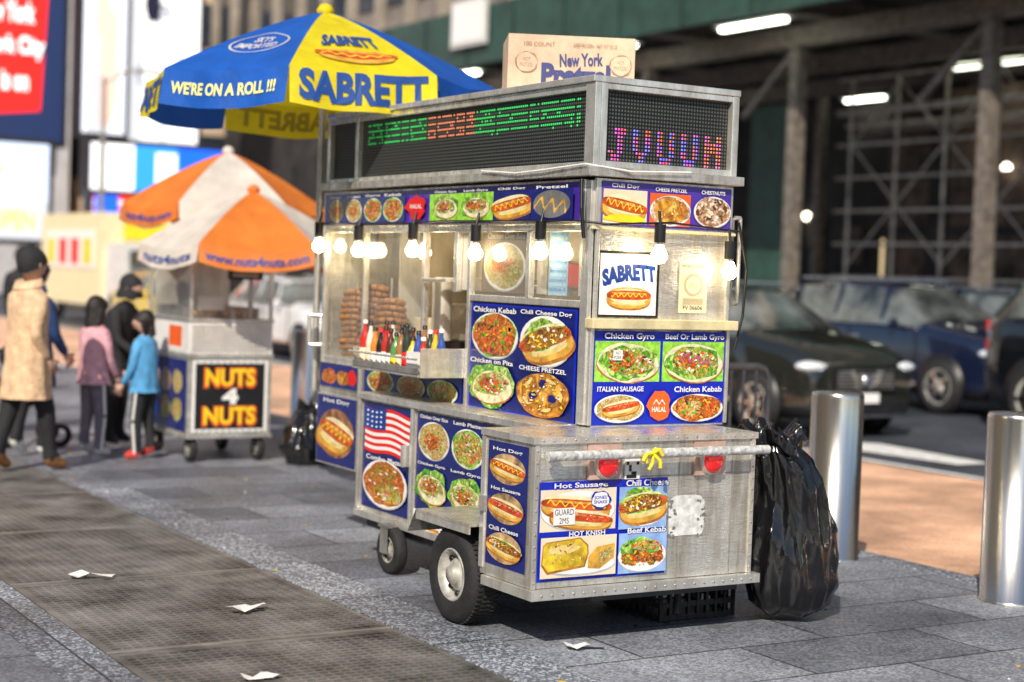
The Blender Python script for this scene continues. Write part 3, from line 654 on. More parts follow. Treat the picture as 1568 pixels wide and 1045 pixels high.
b.obox(cc+Vector((0,0,.125)),(.57,.36,.25),KR,rz);b.obox(cc+Vector((0,0,.252)),(.55,.02,.003),mat('packing_tape',(.6,.5,.36),.3),rz)
b.done(bevel=.003)
b=MB(carton,'carton_print');INK=mat('carton_ink_blue',(.05,.06,.2),.6);INK2=mat('carton_ink_brown',(.34,.20,.12),.7)
p=Panel(b,cc+Mr@Vector((-.285,-.181,.25)),Mr@Vector((1,0,0)),.57,.25,205,85,n=Mr@Vector((0,-1,0)))
p.text('New York',118,36,70,20,INK,.03,ang=-.06);p.text('Pretzel',110,60,112,36,INK,.05)
for cx,cy in((30,42),(182,42)): p.ell(cx,cy,18,16,INK2,.08);p.ell(cx,cy,16.5,14.5,KR,.08);p.text('HOT\nPRETZEL',cx,cy,22,14,INK2,0)
p.text('100 COUNT',50,14,50,6,INK2,0);p.text('KEEP FROZEN - NET WT 25 LB',140,14,70,6,INK2,0)
b.done()
# ------------------------------------------------------------------ UMBRELLAS
def umbrella(name,c,R,zr,zt,vh,a0,cols,pole=None,poleh=0,n=8,texts=None,sag=.06):
    rt=root(name,(c[0],c[1],poleh));cx,cy=c
    def rib(k,s):
        a=a0+k*2*math.pi/n;r=R*s;z=zr+(zt-zr)*(1-s**1.25)
        return Vector((cx+r*math.cos(a),cy+r*math.sin(a),z))
    def gore(k,s,t,off=0):
        A=rib(k,s);B=rib(k+1,s);P=A.lerp(B,t);P.z-=sag*4*t*(1-t)*s*.35
        P.z+=.006*math.sin(s*17+k*3)*math.sin(t*9+k)*(1-abs(2*t-1))
        am=a0+(k+.5)*2*math.pi/n
        return P+Vector((math.cos(am)*.5,math.sin(am)*.5,.85))*off
    def val(k,t,y,off=0):
        A=gore(k,1,t);am=a0+(k+.5)*2*math.pi/n;wv=.014*math.sin(t*14+k*2)*y
        return A+Vector((math.cos(am)*(.03*y+off+wv),math.sin(am)*(.03*y+off+wv),-vh*y*(1+.05*math.sin(t*3.14))))
    b=MB(rt,'canopy')
    for k in range(n):
        S,T=14,14;vs=[gore(k,i/S,j/T) for i in range(S+1) for j in range(T+1)]
        b.add(vs,[(i*(T+1)+j,(i+1)*(T+1)+j,(i+1)*(T+1)+j+1,i*(T+1)+j+1) for i in range(S) for j in range(T)],cols[k%len(cols)],True)
        vs=[val(k,j/T,i/3) for i in range(4) for j in range(T+1)]
        b.add(vs,[(i*(T+1)+j,(i+1)*(T+1)+j,(i+1)*(T+1)+j+1,i*(T+1)+j+1) for i in range(3) for j in range(T)],cols[k%len(cols)],True)
    b.lathe((cx,cy,zt-.01),[(.04,0),(.05,.02),(.03,.05),(0,.06)],cols[0]);b.done()
    b=MB(rt,'frame')
    for k in range(n):
        b.tube([rib(k,s)-Vector((0,0,.012)) for s in(0.02,.5,.8,1)],.006,ALU,6)
        b.tube([rib(k,.5)-Vector((0,0,.012)),(cx,cy,zr-.05)],.005,ALU,6)
    b.cyl((cx,cy,poleh),(cx,cy,zt),.018,ALU);b.cyl((cx,cy,zr-.08),(cx,cy,zr-.02),.03,DARK);b.done()
    if texts:
        b=MB(rt,'lettering')
        for kind,k,args in texts:
            if kind=='g': p=Panel(b,(0,0,0),None,1,1,1,1,fn=lambda x,y,d,k=k:gore(k,y,x,.006+d),dk=.0012)
            elif kind=='v': p=Panel(b,(0,0,0),None,1,1,1,1,fn=lambda x,y,d,k=k:val(k,x,y,.004+d))
            else: p=Panel(b,(0,0,0),None,1,1,1,1,fn=lambda x,y,d,k=k:val(k,x,y,-.006-d))
            for fnm,a,kw in args: getattr(p,fnm)(*a,**kw)
        b.done()
    return rt
def cloth(name,col,tr=.35):
    m=mat(name,col,.6,0,.14,5,.4,10)
    nt=m.node_tree;o=[x for x in nt.nodes if x.type=='OUTPUT_MATERIAL'][0];pb=nt.nodes['Principled BSDF']
    t=N(nt,'ShaderNodeBsdfTranslucent');t.inputs[0].default_value=(*col,1);mx=N(nt,'ShaderNodeMixShader');mx.inputs[0].default_value=tr
    nt.links.new(pb.outputs[0],mx.inputs[1]);nt.links.new(t.outputs[0],mx.inputs[2]);nt.links.new(mx.outputs[0],o.inputs[0]);return m
UY=cloth('canopy_yellow',(.97,.78,.015));UB=cloth('canopy_blue',(.01,.13,.62));UO=cloth('canopy_orange',(.93,.26,.04));UW=cloth('canopy_white',(.85,.80,.72))
LB=mat('umbrella_lettering',(.006,.06,.28),.6);SHY=mat('show_through',(.45,.35,.02),.7)
T=[('g',0,[('text',('SABRETT',.5,.60,.62,.15,LB),dict(bold=.04,arc=.02)),('ring',(.5,.81,.32,.075,BUN),dict(e=.8)),('ring',(.5,.80,.36,.035,SAUS),dict(e=.8)),('squig',(.5,.80,.6,.012,.012,0,MUST),{})]),
   ('v',0,[('text',('SABRETT',.5,.42,.88,.85,LB),dict(bold=.05))]),
   ('g',7,[('ring',(.5,.66,.34,.135,UW),dict(r0=.93)),('text',('SKY\'S\nIMPORTED',.5,.66,.46,.15,UW),dict(bold=.03))]),
   ('v',7,[('text',('WE\'RE ON A ROLL !!!',.5,.5,.84,.34,mat('canopy_print_yellow',(.95,.88,.3),.6)),dict(bold=.03))]),
   ('v',6,[('text',('SABRETT',.5,.5,.86,.75,LB),dict(bold=.04))]),
   ('i',4,[('text',('SABRETT',.5,.5,.8,.6,SHY),dict(bold=.04))]),
   ('i',2,[('text',('SABRETT',.5,.5,.8,.6,SHY),dict(bold=.04))])]
umbrella('cart_umbrella',(3.78,8.33),.985,2.43,2.84,.185,math.radians(-124.2),[UY,UB],poleh=.76,texts=T)
T=[('v',0,[('text',('www.nuts4nuts.com',.5,.5,.9,.5,LB),dict(bold=.03))]),('v',5,[('text',('nuts4nuts',.5,.5,.8,.5,LB),{})])]
umbrella('cart_umbrella',(4.62,11.35),.80,1.58,1.98,.13,math.radians(-139),[UO,UW],poleh=.9,texts=T,n=6,sag=.16)
T=[('v',5,[('text',('nuts4nuts.com',.5,.5,.8,.5,LB),{})])]
umbrella('cart_umbrella',(4.9,12.6),.82,1.90,2.34,.13,math.radians(-137),[UW,UO],poleh=.9,texts=T,n=6,sag=.16)
# ------------------------------------------------------------------ TRASH BAG, CRATE
BAG=mat('bag_plastic',(.005,.005,.006),.12,0,.2,5,.7,8,coat=.5,stretch=(1.6,1.6,.7))
def bag(name,c,prof,seed,folds=13,amp=.1,n=110,sy=.85):
    random.seed(seed);ph=[random.uniform(0,6.28) for _ in range(8)];rt=MB(None,name);c=Vector(c);vs=[]
    rows=[]
    for a,bb in zip(prof,prof[1:]):
        for s in range(6): t=s/6;rows.append(tuple(a[i]+(bb[i]-a[i])*t for i in range(4)))
    rows.append(prof[-1])
    def rg(x): return 1-2*abs(math.sin(x))**.6
    for r,z,fx,ox in rows:
        for i in range(n):
            t=2*math.pi*i/n
            k=1+amp*fx*(rg(folds*.5*t+ph[0]+z*3)*.4+rg((folds*.5+3)*t+ph[1]-z*6)*.35+math.sin(3*t+ph[2]+z*6)*.4+math.sin(2*t+z*11+ph[3])*.3+rg(z*13+1.5*t+math.sin(3*t))*.25)
            vs.append(c+Vector((ox+r*k*math.cos(t),r*k*sy*math.sin(t),z+.014*fx*math.sin(5*t+ph[5]))))
    m=len(rows);rt.add(vs,[(j*n+i,j*n+(i+1)%n,(j+1)*n+(i+1)%n,(j+1)*n+i) for j in range(m-1) for i in range(n)],BAG,True)
    return rt.done()
bag('trash_bag',(4.60,5.40,0),[(.02,.03,.2,.12),(.13,.03,.5,.12),(.19,.07,.8,.12),(.225,.16,1,.12),(.228,.28,1,.11),(.215,.40,1.1,.10),(.195,.50,1.2,.085),(.175,.60,1.3,.06),(.165,.68,1.4,.04),(.15,.715,1.5,.02),(.125,.735,2,.01),(.15,.755,2.4,.0),(.17,.80,2.6,.0),(.15,.83,2.6,.0),(.07,.77,2,0),(.0,.70,1,0)],3,folds=12,amp=.10)
bag('trash_bag',(4.95,11.0,0),[(.02,.0,.2,0),(.16,.01,.8,0),(.21,.12,1,0),(.17,.28,1.3,0),(.08,.38,2,0),(.09,.44,3,0),(0,.42,1,0)],9,folds=10,amp=.12)
crate=MB(None,'milk_crate')
x0,x1,y0,y1=4.12,4.52,5.52,5.86
for zz in(.005,.06,.12,.18): 
    crate.box(x0,x1,y0,y0+.012,zz,zz+.022,BLK);crate.box(x0,x1,y1-.012,y1,zz,zz+.022,BLK);crate.box(x0,x0+.012,y0+.013,y1-.013,zz,zz+.022,BLK);crate.box(x1-.012,x1,y0+.013,y1-.013,zz,zz+.022,BLK)
for i in range(9):
    x=x0+(x1-x0-.012)*i/8;crate.box(x,x+.012,y0-.002,y0+.014,.003,.203,BLK);crate.box(x,x+.012,y1-.014,y1+.002,.003,.203,BLK)
for i in range(8):
    y=y0+(y1-y0-.012)*i/7;crate.box(x0-.002,x0+.014,y,y+.012,.003,.203,BLK);crate.box(x1-.014,x1+.002,y,y+.012,.003,.203,BLK)
crate.box(x0+.015,x1-.015,y0+.015,y1-.015,.004,.02,BLK);crate.done()
BOL=mat('brushed_bollard',(.76,.73,.67),.2,.97,.10,2,.05,90,stretch=(6,6,.3))
for y in(4.05,5.3,6.52,8.9,10.0,11.1,12.2,13.37,14.6,15.8):
    b=MB(None,'bollard');r=.138 if y<8 else .125
    b.lathe((5.98,y,0),[(r*1.05,0.0),(r*1.05,.012),(r,.014),(r,.855),(r*.985,.872),(r*.95,.88),(0,.884)],BOL,n=48)
    b.done()
b=MB(None,'crowd_barrier');BM=mat('barrier_steel',(.12,.13,.15),.4,.7,.3)
xa,xb,yb=5.45,6.75,8.0
b.tube([(xa,yb,.04),(xa,yb,.84),(xa+.03,yb,.90),(xa+.09,yb,.92),(xb-.09,yb,.92),(xb-.03,yb,.90),(xb,yb,.84),(xb,yb,.04)],.02,BM)
b.tube([(xa,yb,.25),(xb,yb,.25)],.015,BM)
for i in range(1,13): x=xa+(xb-xa)*i/13;b.cyl((x,yb,.25),(x,yb,.92),.009,BM,n=8)
for x in(xa+.1,xb-.1): b.tube([(x,yb-.25,.01),(x,yb,.12),(x,yb+.25,.01)],.014,BM)
b.done()
# ------------------------------------------------------------------ NUT CART
nut=root('nut_vendor_cart',(4.45,11.7,0))
b=MB(nut,'body')
X0,X1,Y0,Y1=4.12,4.76,11.25,12.15
b.box(X0,X1,Y0,Y1,.20,.76,STEEL);b.box(X0-.01,X1+.01,Y0-.01,Y1+.01,.761,.79,ALU);b.box(X0-.012,X1+.012,Y0-.012,Y1+.012,.175,.199,ALU)
b.box(X0,X1,Y0,Y1,.791,1.02,mat('white_side',(.82,.80,.76),.5,.1));b.box(X0-.01,X1+.01,Y0-.01,Y1+.01,1.021,1.04,ALU)
for x in(X0,X1-.025):
    for y in(Y0,Y1-.025): b.box(x,x+.025,y,y+.025,1.041,1.50,ALU)
b.box(X0-.01,X1+.01,Y0-.01,Y1+.01,1.501,1.53,ALU)
b.box(X0+.03,X1-.03,Y0+.2,Y1-.1,1.041,1.12,STEELD);b.box(X0+.03,X1-.03,Y1-.09,Y1-.07,1.041,1.49,STEELI)
for i in range(5): b.sph((X0+.12+.1*i,Y0+.15,1.08),(.05,.06,.035),mat('roasted_nuts',(.5,.27,.1),.6,0,.5,60,.6,60),8)
b.box(X0+.1,X0+.3,Y0+.1,Y0+.12,1.1,1.2,WHITE);b.box(X0+.3,X1-.1,Y0+.12,Y0+.4,1.05,1.1,WHITE)
for k in range(7): b.box(X0+.02,X1-.02,Y0-.006,Y0-.002,.81+k*.028,.822+k*.028,ALU)
b.done(bevel=.004)
b=MB(nut,'panes')
b.add([(X0+.01,Y0+.01,1.04),(X1-.01,Y0+.01,1.04),(X1-.01,Y0+.01,1.5),(X0+.01,Y0+.01,1.5)],[(0,1,2,3)],GLASS)
b.add([(X0+.01,Y0+.02,1.04),(X0+.01,Y0+.02,1.5),(X0+.01,Y1-.02,1.5),(X0+.01,Y1-.02,1.04)],[(0,1,2,3)],GLASS);b.done()
b=MB(nut,'nuts_sign')
p=Panel(b,(X0+.03,Y0-.002,.74),uR,X1-X0-.06,.52,120,116,n=nY,base=WHITE)
p.rect(5,5,115,111,BLK);p.text('NUTS',60,28,84,34,ORG,.08);p.text('NUTS',60,27,78,28,YEL,.03);p.text('4',60,58,26,26,WHITE,.06);p.text('NUTS',60,90,88,34,ORG,.08);p.text('NUTS',60,89,82,28,YEL,.03)
for k in range(11):
    for yy in(2.5,113.5): p.ell(8+k*10.4,yy,1.5,1.5,STEELD,n=8)
p=Panel(b,(X0-.001,Y1-.03,.74),uS,Y1-Y0-.06,.52,66,110,n=nX,base=NAVY)
for k in range(3): p.ell(14+k*19,35,8,18,random.choice([RED,F_NUT,F_RICE]),.1);p.ell(14+k*19,78,8,18,random.choice([SBLUE,F_NUT,F_SALAD]),.1)
p=Panel(b,(X0-.001,Y1-.1,1.0),uS,.7,.19,66,40,n=nX,base=WHITE);p.rect(36,4,62,36,ORG)
p=Panel(b,(X0+.28,Y0-.002,1.49),uR,.27,.16,40,30,n=nY,base=BLK)
for k in range(4): p.rect(5,5+k*6,35,8+k*6,STEELD)
b.done()
b=MB(nut,'wheels')
for x in(X0+.06,X1-.06):
    for y in(Y0+.08,Y1-.1): wheel(b,(x,y,.09),.09,.05,RIM,'X',-1);b.box(x-.02,x+.02,y-.03,y+.03,.1,.176,DARK)
b.done()
b=MB(None,'leaning_board');
b.add([(5.15,11.2,0),(5.15,11.9,0),(5.45,11.9,.55),(5.45,11.2,.55)],[(0,1,2,3)],mat('board_grey',(.45,.52,.49),.5,.2));b.add([(5.17,11.2,0),(5.17,11.9,0),(5.47,11.9,.55),(5.47,11.2,.55)],[(0,3,2,1)],MATS['board_grey']);b.done()
# ------------------------------------------------------------------ PEOPLE
SKIN=mat('skin',(.62,.38,.28),.5,0,.08)
def person(name,x,y,head,Hm,top,pants,shoe,hair,stride=.0,arm=(.0,.0),elb=(.2,.2),coat=None,hairlen=0,beanie=None,hood=None,stripe=None,bend=0,bagm=None,lean=0,turn=0):
    H=Hm/U;rt=root(name,(x,y,0));R=Matrix.Rotation(head,4,'Z')
    def W(p): q=R@Vector(p);return Vector((q.x+x,q.y+y,q.z))
    J={};E=[]
    def j(n,p,r): J[n]=(Vector(p),r)
    fl=bend
    j('pel',(0,0,.52*H),.074*H);j('spi',(0,.02*fl*H,.62*H),.066*H);j('che',(0,(.01+.06*fl)*H,.735*H),.078*H);j('nkb',(0,(.0+.1*fl)*H,.815*H),.045*H);j('nk',(0,(.008+.13*fl)*H,.86*H),.032*H)
    for s,sn in((-1,'l'),(1,'r')):
        k=0 if s<0 else 1;sw=arm[k];st=stride*s
        sh=Vector((s*.100*H,.1*fl*H,.79*H));j('sh'+sn,sh,.042*H)
        el=sh+Vector((s*.018*H,math.sin(sw)*.17*H,-math.cos(sw)*.17*H));j('el'+sn,el,.032*H)
        a2=sw+elb[k];wr=el+Vector((-s*.025*H,math.sin(a2)*.145*H,-math.cos(a2)*.145*H));j('wr'+sn,wr,.022*H)
        j('hp'+sn,(s*.048*H,0,.485*H),.060*H)
        kn=Vector((s*.05*H,math.sin(st)*.23*H+.012*H,.27*H+.01*abs(st)));j('kn'+sn,kn,.043*H)
        an=Vector((s*.05*H,math.sin(st)*.40*H-.01*H,.045*H+(.03*H if st<0 else 0)));j('an'+sn,an,.028*H)
        j('to'+sn,(an.x+s*.012*H,an.y+.085*H,.022*H),.022*H);j('he'+sn,(an.x,an.y-.02*H,.025*H+(.03*H if st<0 else 0)),.022*H)
        E+=[('che','sh'+sn,top),('sh'+sn,'el'+sn,top),('el'+sn,'wr'+sn,top),('pel','hp'+sn,pants),('hp'+sn,'kn'+sn,pants),('kn'+sn,'an'+sn,pants),('an'+sn,'to'+sn,shoe),('an'+sn,'he'+sn,shoe)]
    E+=[('pel','spi',top),('spi','che',top),('che','nkb',top),('nkb','nk',SKIN)]
    names=list(J);me=bpy.data.meshes.new('body');me.from_pydata([W(J[n][0])*U for n in names],[(names.index(a),names.index(c)) for a,c,_ in E],[])
    o=bpy.data.objects.new('body',me);COL.objects.link(o)
    sk=o.modifiers.new('skin','SKIN');sk.use_smooth_shade=True
    for i,n in enumerate(names):
        r=J[n][1]*U;d=me.skin_vertices[0].data[i];d.radius=(r,r*(.8 if n in('che','spi','pel') else 1));d.use_root=(n=='pel')
    o.modifiers.new('s','SUBSURF').levels=2;bpy.context.view_layer.update()
    dg=bpy.context.evaluated_depsgraph_get();m2=bpy.data.meshes.new_from_object(o.evaluated_get(dg));o.modifiers.clear();o.data=m2
    ms=[top,pants,shoe,SKIN]
    m2.materials.clear()
    for m_ in ms: m2.materials.append(m_)
    segs=[(W(J[a][0])*U,W(J[c][0])*U,m_) for a,c,m_ in E]
    for p in m2.polygons:
        c=p.center;best=None;p.use_smooth=True
        for a,d,m_ in segs:
            ab=d-a;t=max(0,min(1,(c-a).dot(ab)/ab.length_squared));dist=(c-(a+ab*t)).length
            if best is None or dist<best[0]: best=(dist,m_)
        p.material_index=ms.index(best[1])
    o.parent=rt;o.matrix_parent_inverse=Matrix.Translation(-rt.location)
    hc=Vector((0,(.02+.15*fl)*H,.93*H));hr=.066*H;RT=Matrix.Rotation(turn,3,'Z')
    def WH(p): return W(hc+RT@(Vector(p)-hc))
    b=MB(rt,'head');n=16;vs=[];
    for jx in range(n+1):
        ph=math.pi*jx/n
        for i in range(2*n):
            t=math.pi*i/n;X=math.sin(ph)*math.cos(t);Yv=math.sin(ph)*math.sin(t);Z=math.cos(ph)
            k=1-.28*max(0,-Z)**1.2*(1 if Yv>-.2 else .6)
            q=Vector((X*hr*.80*k,Yv*hr*.95*(k if Yv<0 else k+.06),Z*hr*1.15))
            if abs(X)<.2 and Yv>.75 and -.35<Z<.1: q.y+=hr*.22*(1-abs(X)/.2)*(1 if Z<-.05 else .5)
            vs.append(WH(hc+q))
    w=2*n;b.add(vs,[(jx*w+i,(jx+1)*w+i,(jx+1)*w+(i+1)%w,jx*w+(i+1)%w) for jx in range(n) for i in range(w)],SKIN,True)
    for s in(-1,1):
        b.sph(WH(hc+Vector((s*hr*.3,hr*.84,hr*.05))),hr*.10,WHITE,6);b.sph(WH(hc+Vector((s*hr*.3,hr*.90,hr*.05))),hr*.05,BLK,6)
        b.sph(WH(hc+Vector((s*hr*.8,0,-.02*hr))),(hr*.1,hr*.2,hr*.28),SKIN,6)
    b.sph(WH(hc+Vector((0,hr*.82,-hr*.55))),(hr*.25,hr*.1,hr*.06),mat('lips',(.5,.2,.17),.5),6);b.done()
    b=MB(rt,'hair')
    cap=[];cov=hood or beanie or hair;rot=Matrix.Rotation(.45,3,'X')
    for jx in range(10):
        ph=math.pi*jx/16.5
        for i in range(28):
            t=2*math.pi*i/28;k=1.10+(.02*math.sin(7*t+jx))
            q=Vector((math.sin(ph)*math.cos(t)*hr*.86*k,math.sin(ph)*math.sin(t)*hr*1.0*k,math.cos(ph)*hr*1.2*k))
            q=rot@q;cap.append(WH(hc+q+Vector((0,-.03*hr,.03*hr))))
    b.add(cap,[(jx*28+i,(jx+1)*28+i,(jx+1)*28+(i+1)%28,jx*28+(i+1)%28) for jx in range(9) for i in range(28)],cov,True)
    if beanie: b.sph(WH(hc+Vector((0,-.1*hr,1.32*hr))),hr*.2,beanie,6)
    if hairlen:
        for i in range(17):
            a=math.pi*(.95+ (i/16)*1.1);px=math.cos(a)*hr*.85;py=math.sin(a)*hr*.85
            pts=[];ll=hairlen*random.uniform(.85,1.1)
            for k in range(7):
                t=k/6;pts.append(WH(hc+Vector((px*(1+.22*math.sin(t*3+i)),py-hr*.35*t,hr*.2-ll*H*t))))
            for k in range(6): b.cyl(pts[k],pts[k+1],hr*.26*(1-k*.1),hair,hr*.26*(1-(k+1)*.1),n=8,caps=k in(0,5))
    if hood: b.lathe(tuple(W(hc+Vector((0,-.2*hr,-.9*hr)))),[(hr*1.2,0),(hr*1.2,hr*.4),(hr*.9,hr*1.0)],hood,n=20)
    b.done()
    for s,sn in((-1,'l'),(1,'r')):
        wr=J['wr'+sn][0];el=J['el'+sn][0];d=(wr-el).normalized();side=Vector((0,1,0))-d*d.y;side.normalize();nn=d.cross(side).normalized()*s
        k=.105*H
        V=[wr-d*.02*k,wr+d*.35*k];rr=[.018*H,.02*H];ed=[(0,1)]
        for f,(o_,L1) in enumerate(((-.22,.44),(-.08,.52),(.07,.55),(.2,.48))):
            i0=len(V);V+= [wr+d*.5*k+side*o_*k,wr+d*(.5+L1*.5)*k+side*o_*1.1*k-nn*.06*k,wr+d*(.5+L1*.9)*k+side*o_*1.1*k-nn*.2*k];rr+=[.0078*H,.0062*H,.0045*H];ed+=[(1,i0),(i0,i0+1),(i0+1,i0+2)]
        i0=len(V);V+=[wr+d*.3*k+side*.3*k,wr+d*.55*k+side*.42*k-nn*.1*k];rr+=[.008*H,.006*H];ed+=[(1,i0),(i0,i0+1)]
        me=bpy.data.meshes.new('hand');me.from_pydata([W(v)*U for v in V],ed,[])
        o=bpy.data.objects.new('hand_'+sn,me);COL.objects.link(o);o.modifiers.new('k','SKIN').use_smooth_shade=True
        for i,r in enumerate(rr): dd=me.skin_vertices[0].data[i];dd.radius=(r*U,r*U);dd.use_root=(i==0)
        o.modifiers.new('s','SUBSURF').levels=1;me.materials.append(SKIN)
        o.parent=rt;o.matrix_parent_inverse=Matrix.Translation(-rt.location)
    b=MB(rt,'jacket')
    lo=coat if coat else .46
    prof=[(.845,.04,.04),(.815,.085,.055),(.79,.112,.066),(.74,.114,.078),(.64,.102,.078),(.55,.108,.085),(.48,.114,.09),(.40,.120,.098),(.33,.124,.105),(.28,.127,.108)]
    rows=[q for q in prof if q[0]>lo]+[(lo,)+[q for q in prof if q[0]<=lo+1e-6 or q is prof[-1]][0][1:]]
    dense=[]
    for a,c in zip(rows,rows[1:]):
        for s in range(4): t=s/4;dense.append(tuple(a[i]+(c[i]-a[i])*t for i in range(3)))
    dense.append(rows[-1]);rows=dense
    nn_=40;vs=[];p0=random.uniform(0,6)
    for zf,rx,ry in rows:
        fo=max(0,.75-zf)*.12
        for i in range(nn_):
            t=2*math.pi*i/nn_;k=1+.02*math.sin(4*t+zf*9+p0)+.018*math.sin(7*t-zf*23)+fo*math.sin(9*t+p0+zf*3)+.012*math.sin(zf*60+3*t)
            vs.append(W((rx*H*k*math.cos(t),ry*H*k*math.sin(t)+.1*fl*H*max(0,(zf-.52)/.3),zf*H)))
    b.add(vs,[(r*nn_+i,r*nn_+(i+1)%nn_,(r+1)*nn_+(i+1)%nn_,(r+1)*nn_+i) for r in range(len(rows)-1) for i in range(nn_)],top,True)
    if coat:
        for k in range(4): b.sph(W((.02*H,.083*H+.006*H*k,(.70-.06*k)*H)),.009*H,BLK,5)
        cl=[]
        for i in range(24):
            t=2*math.pi*i/24
            for rr_,zz in((.045,.85),(.062,.865),(.075,.83)): cl.append(W((rr_*H*math.cos(t),rr_*.85*H*math.sin(t),(zz+.012*math.sin(t))*H)))
        b.add(cl,[(i*3+q_,((i+1)%24)*3+q_,((i+1)%24)*3+q_+1,i*3+q_+1) for i in range(24) for q_ in(0,1)],top,True)
    if stripe:
        for sn,s in(('l',-1),('r',1)):
            for a,c in(('hp','kn'),('kn','an')):
                A=J[a+sn][0]+Vector((s*J[a+sn][1]*.97,0,-.02*H));Cc=J[c+sn][0]+Vector((s*J[c+sn][1]*.97,0,0));b.cyl(W(A),W(Cc),.009*H,stripe,n=6)
    b.done()
    if bagm:
        b=MB(rt,'backpack');c=W((0,-.14*H,.66*H));b.sph(c,(.09*H,.06*H,.11*H),bagm,10,M=R.to_3x3())
        for s in(-1,1): b.tube([W((s*.07*H,-.09*H,.76*H)),W((s*.075*H,.0,.83*H)),W((s*.075*H,.085*H,.74*H)),W((s*.08*H,.03*H,.6*H))],.008*H,bagm,6)
        b.done()
    return rt
def clothm(n,c): return mat(n,c,.85,0,.22,14,.5,40)
CT=clothm('camel_wool',(.74,.50,.31));BK=clothm('black_cloth',(.018,.018,.022));NV=clothm('navy_cloth',(.02,.05,.16));PK=clothm('pink_jacket',(.72,.38,.44));GY=clothm('grey_pants',(.18,.155,.20));LBJ=clothm('denim_blue',(.09,.35,.66));HR=mat('dark_hair',(.014,.010,.009),.4,0,.4,40,.5,90);BRN=clothm('brown_boot',(.25,.11,.04));WS=clothm('white_shoe',(.75,.75,.73));RS=clothm('red_shoe',(.6,.05,.04))
PX=-math.pi/2
person('woman',2.93,11.1,PX+.35,1.70,CT,BK,BRN,HR,stride=.28,arm=(.1,-.25),elb=(.25,.9),coat=.33,beanie=BK)
person('pedestrian',3.18,11.9,PX+.5,1.62,NV,BK,WS,HR,stride=.12,arm=(.1,.2),elb=(.3,.6),coat=.36,hairlen=.08)
person('girl',3.60,11.8,PX+.35,1.32,PK,GY,WS,HR,stride=.06,arm=(.1,.15),elb=(.4,.5),hairlen=.26,stripe=WHITE)
person('girl',3.90,11.55,.72,1.22,LBJ,BK,RS,HR,stride=-.07,arm=(.15,.3),elb=(.5,.9),hairlen=.10,stripe=WHITE,turn=.5)
person('man',4.02,12.6,PX-.9,1.50,BK,BK,BK,HR,arm=(.2,.2),elb=(.8,.8),hood=BK,bend=.5)
person('pedestrian',3.0,13.2,-.4,1.66,BK,GY,BK,HR,stride=.2,hairlen=.1)
person('pedestrian',2.9,15.0,.4,1.7,NV,BK,BK,HR,stride=.2);person('pedestrian',3.9,17,2.8,1.72,clothm('grey_coat',(.3,.3,.32)),BK,BK,HR,stride=.2,coat=.36);person('pedestrian',5.2,20,2.8,1.75,BK,GY,BK,HR,stride=.2);person('pedestrian',4.4,22,3.0,1.7,clothm('red_coat',(.4,.05,.05)),BK,BK,HR,stride=.2)
b=MB(None,'stroller')
b.tube([(3.25,12.5,.1),(3.1,12.7,.55),(3.0,12.55,.85)],.015,DARK);b.tube([(3.55,12.6,.1),(3.35,12.75,.55),(3.0,12.75,.85)],.015,DARK)
b.sph((3.3,12.6,.45),(.2,.14,.16),BK,8);b.sph((3.3,12.65,.68),(.17,.15,.13),BK,8)
for x,y in((3.15,12.45),(3.15,12.8),(3.55,12.45),(3.55,12.8)): b.lathe((x,y,.09),[(.05,-.015),(.09,-.015),(.09,.015),(.05,.015)],RUB,'Y',16)
b.done()
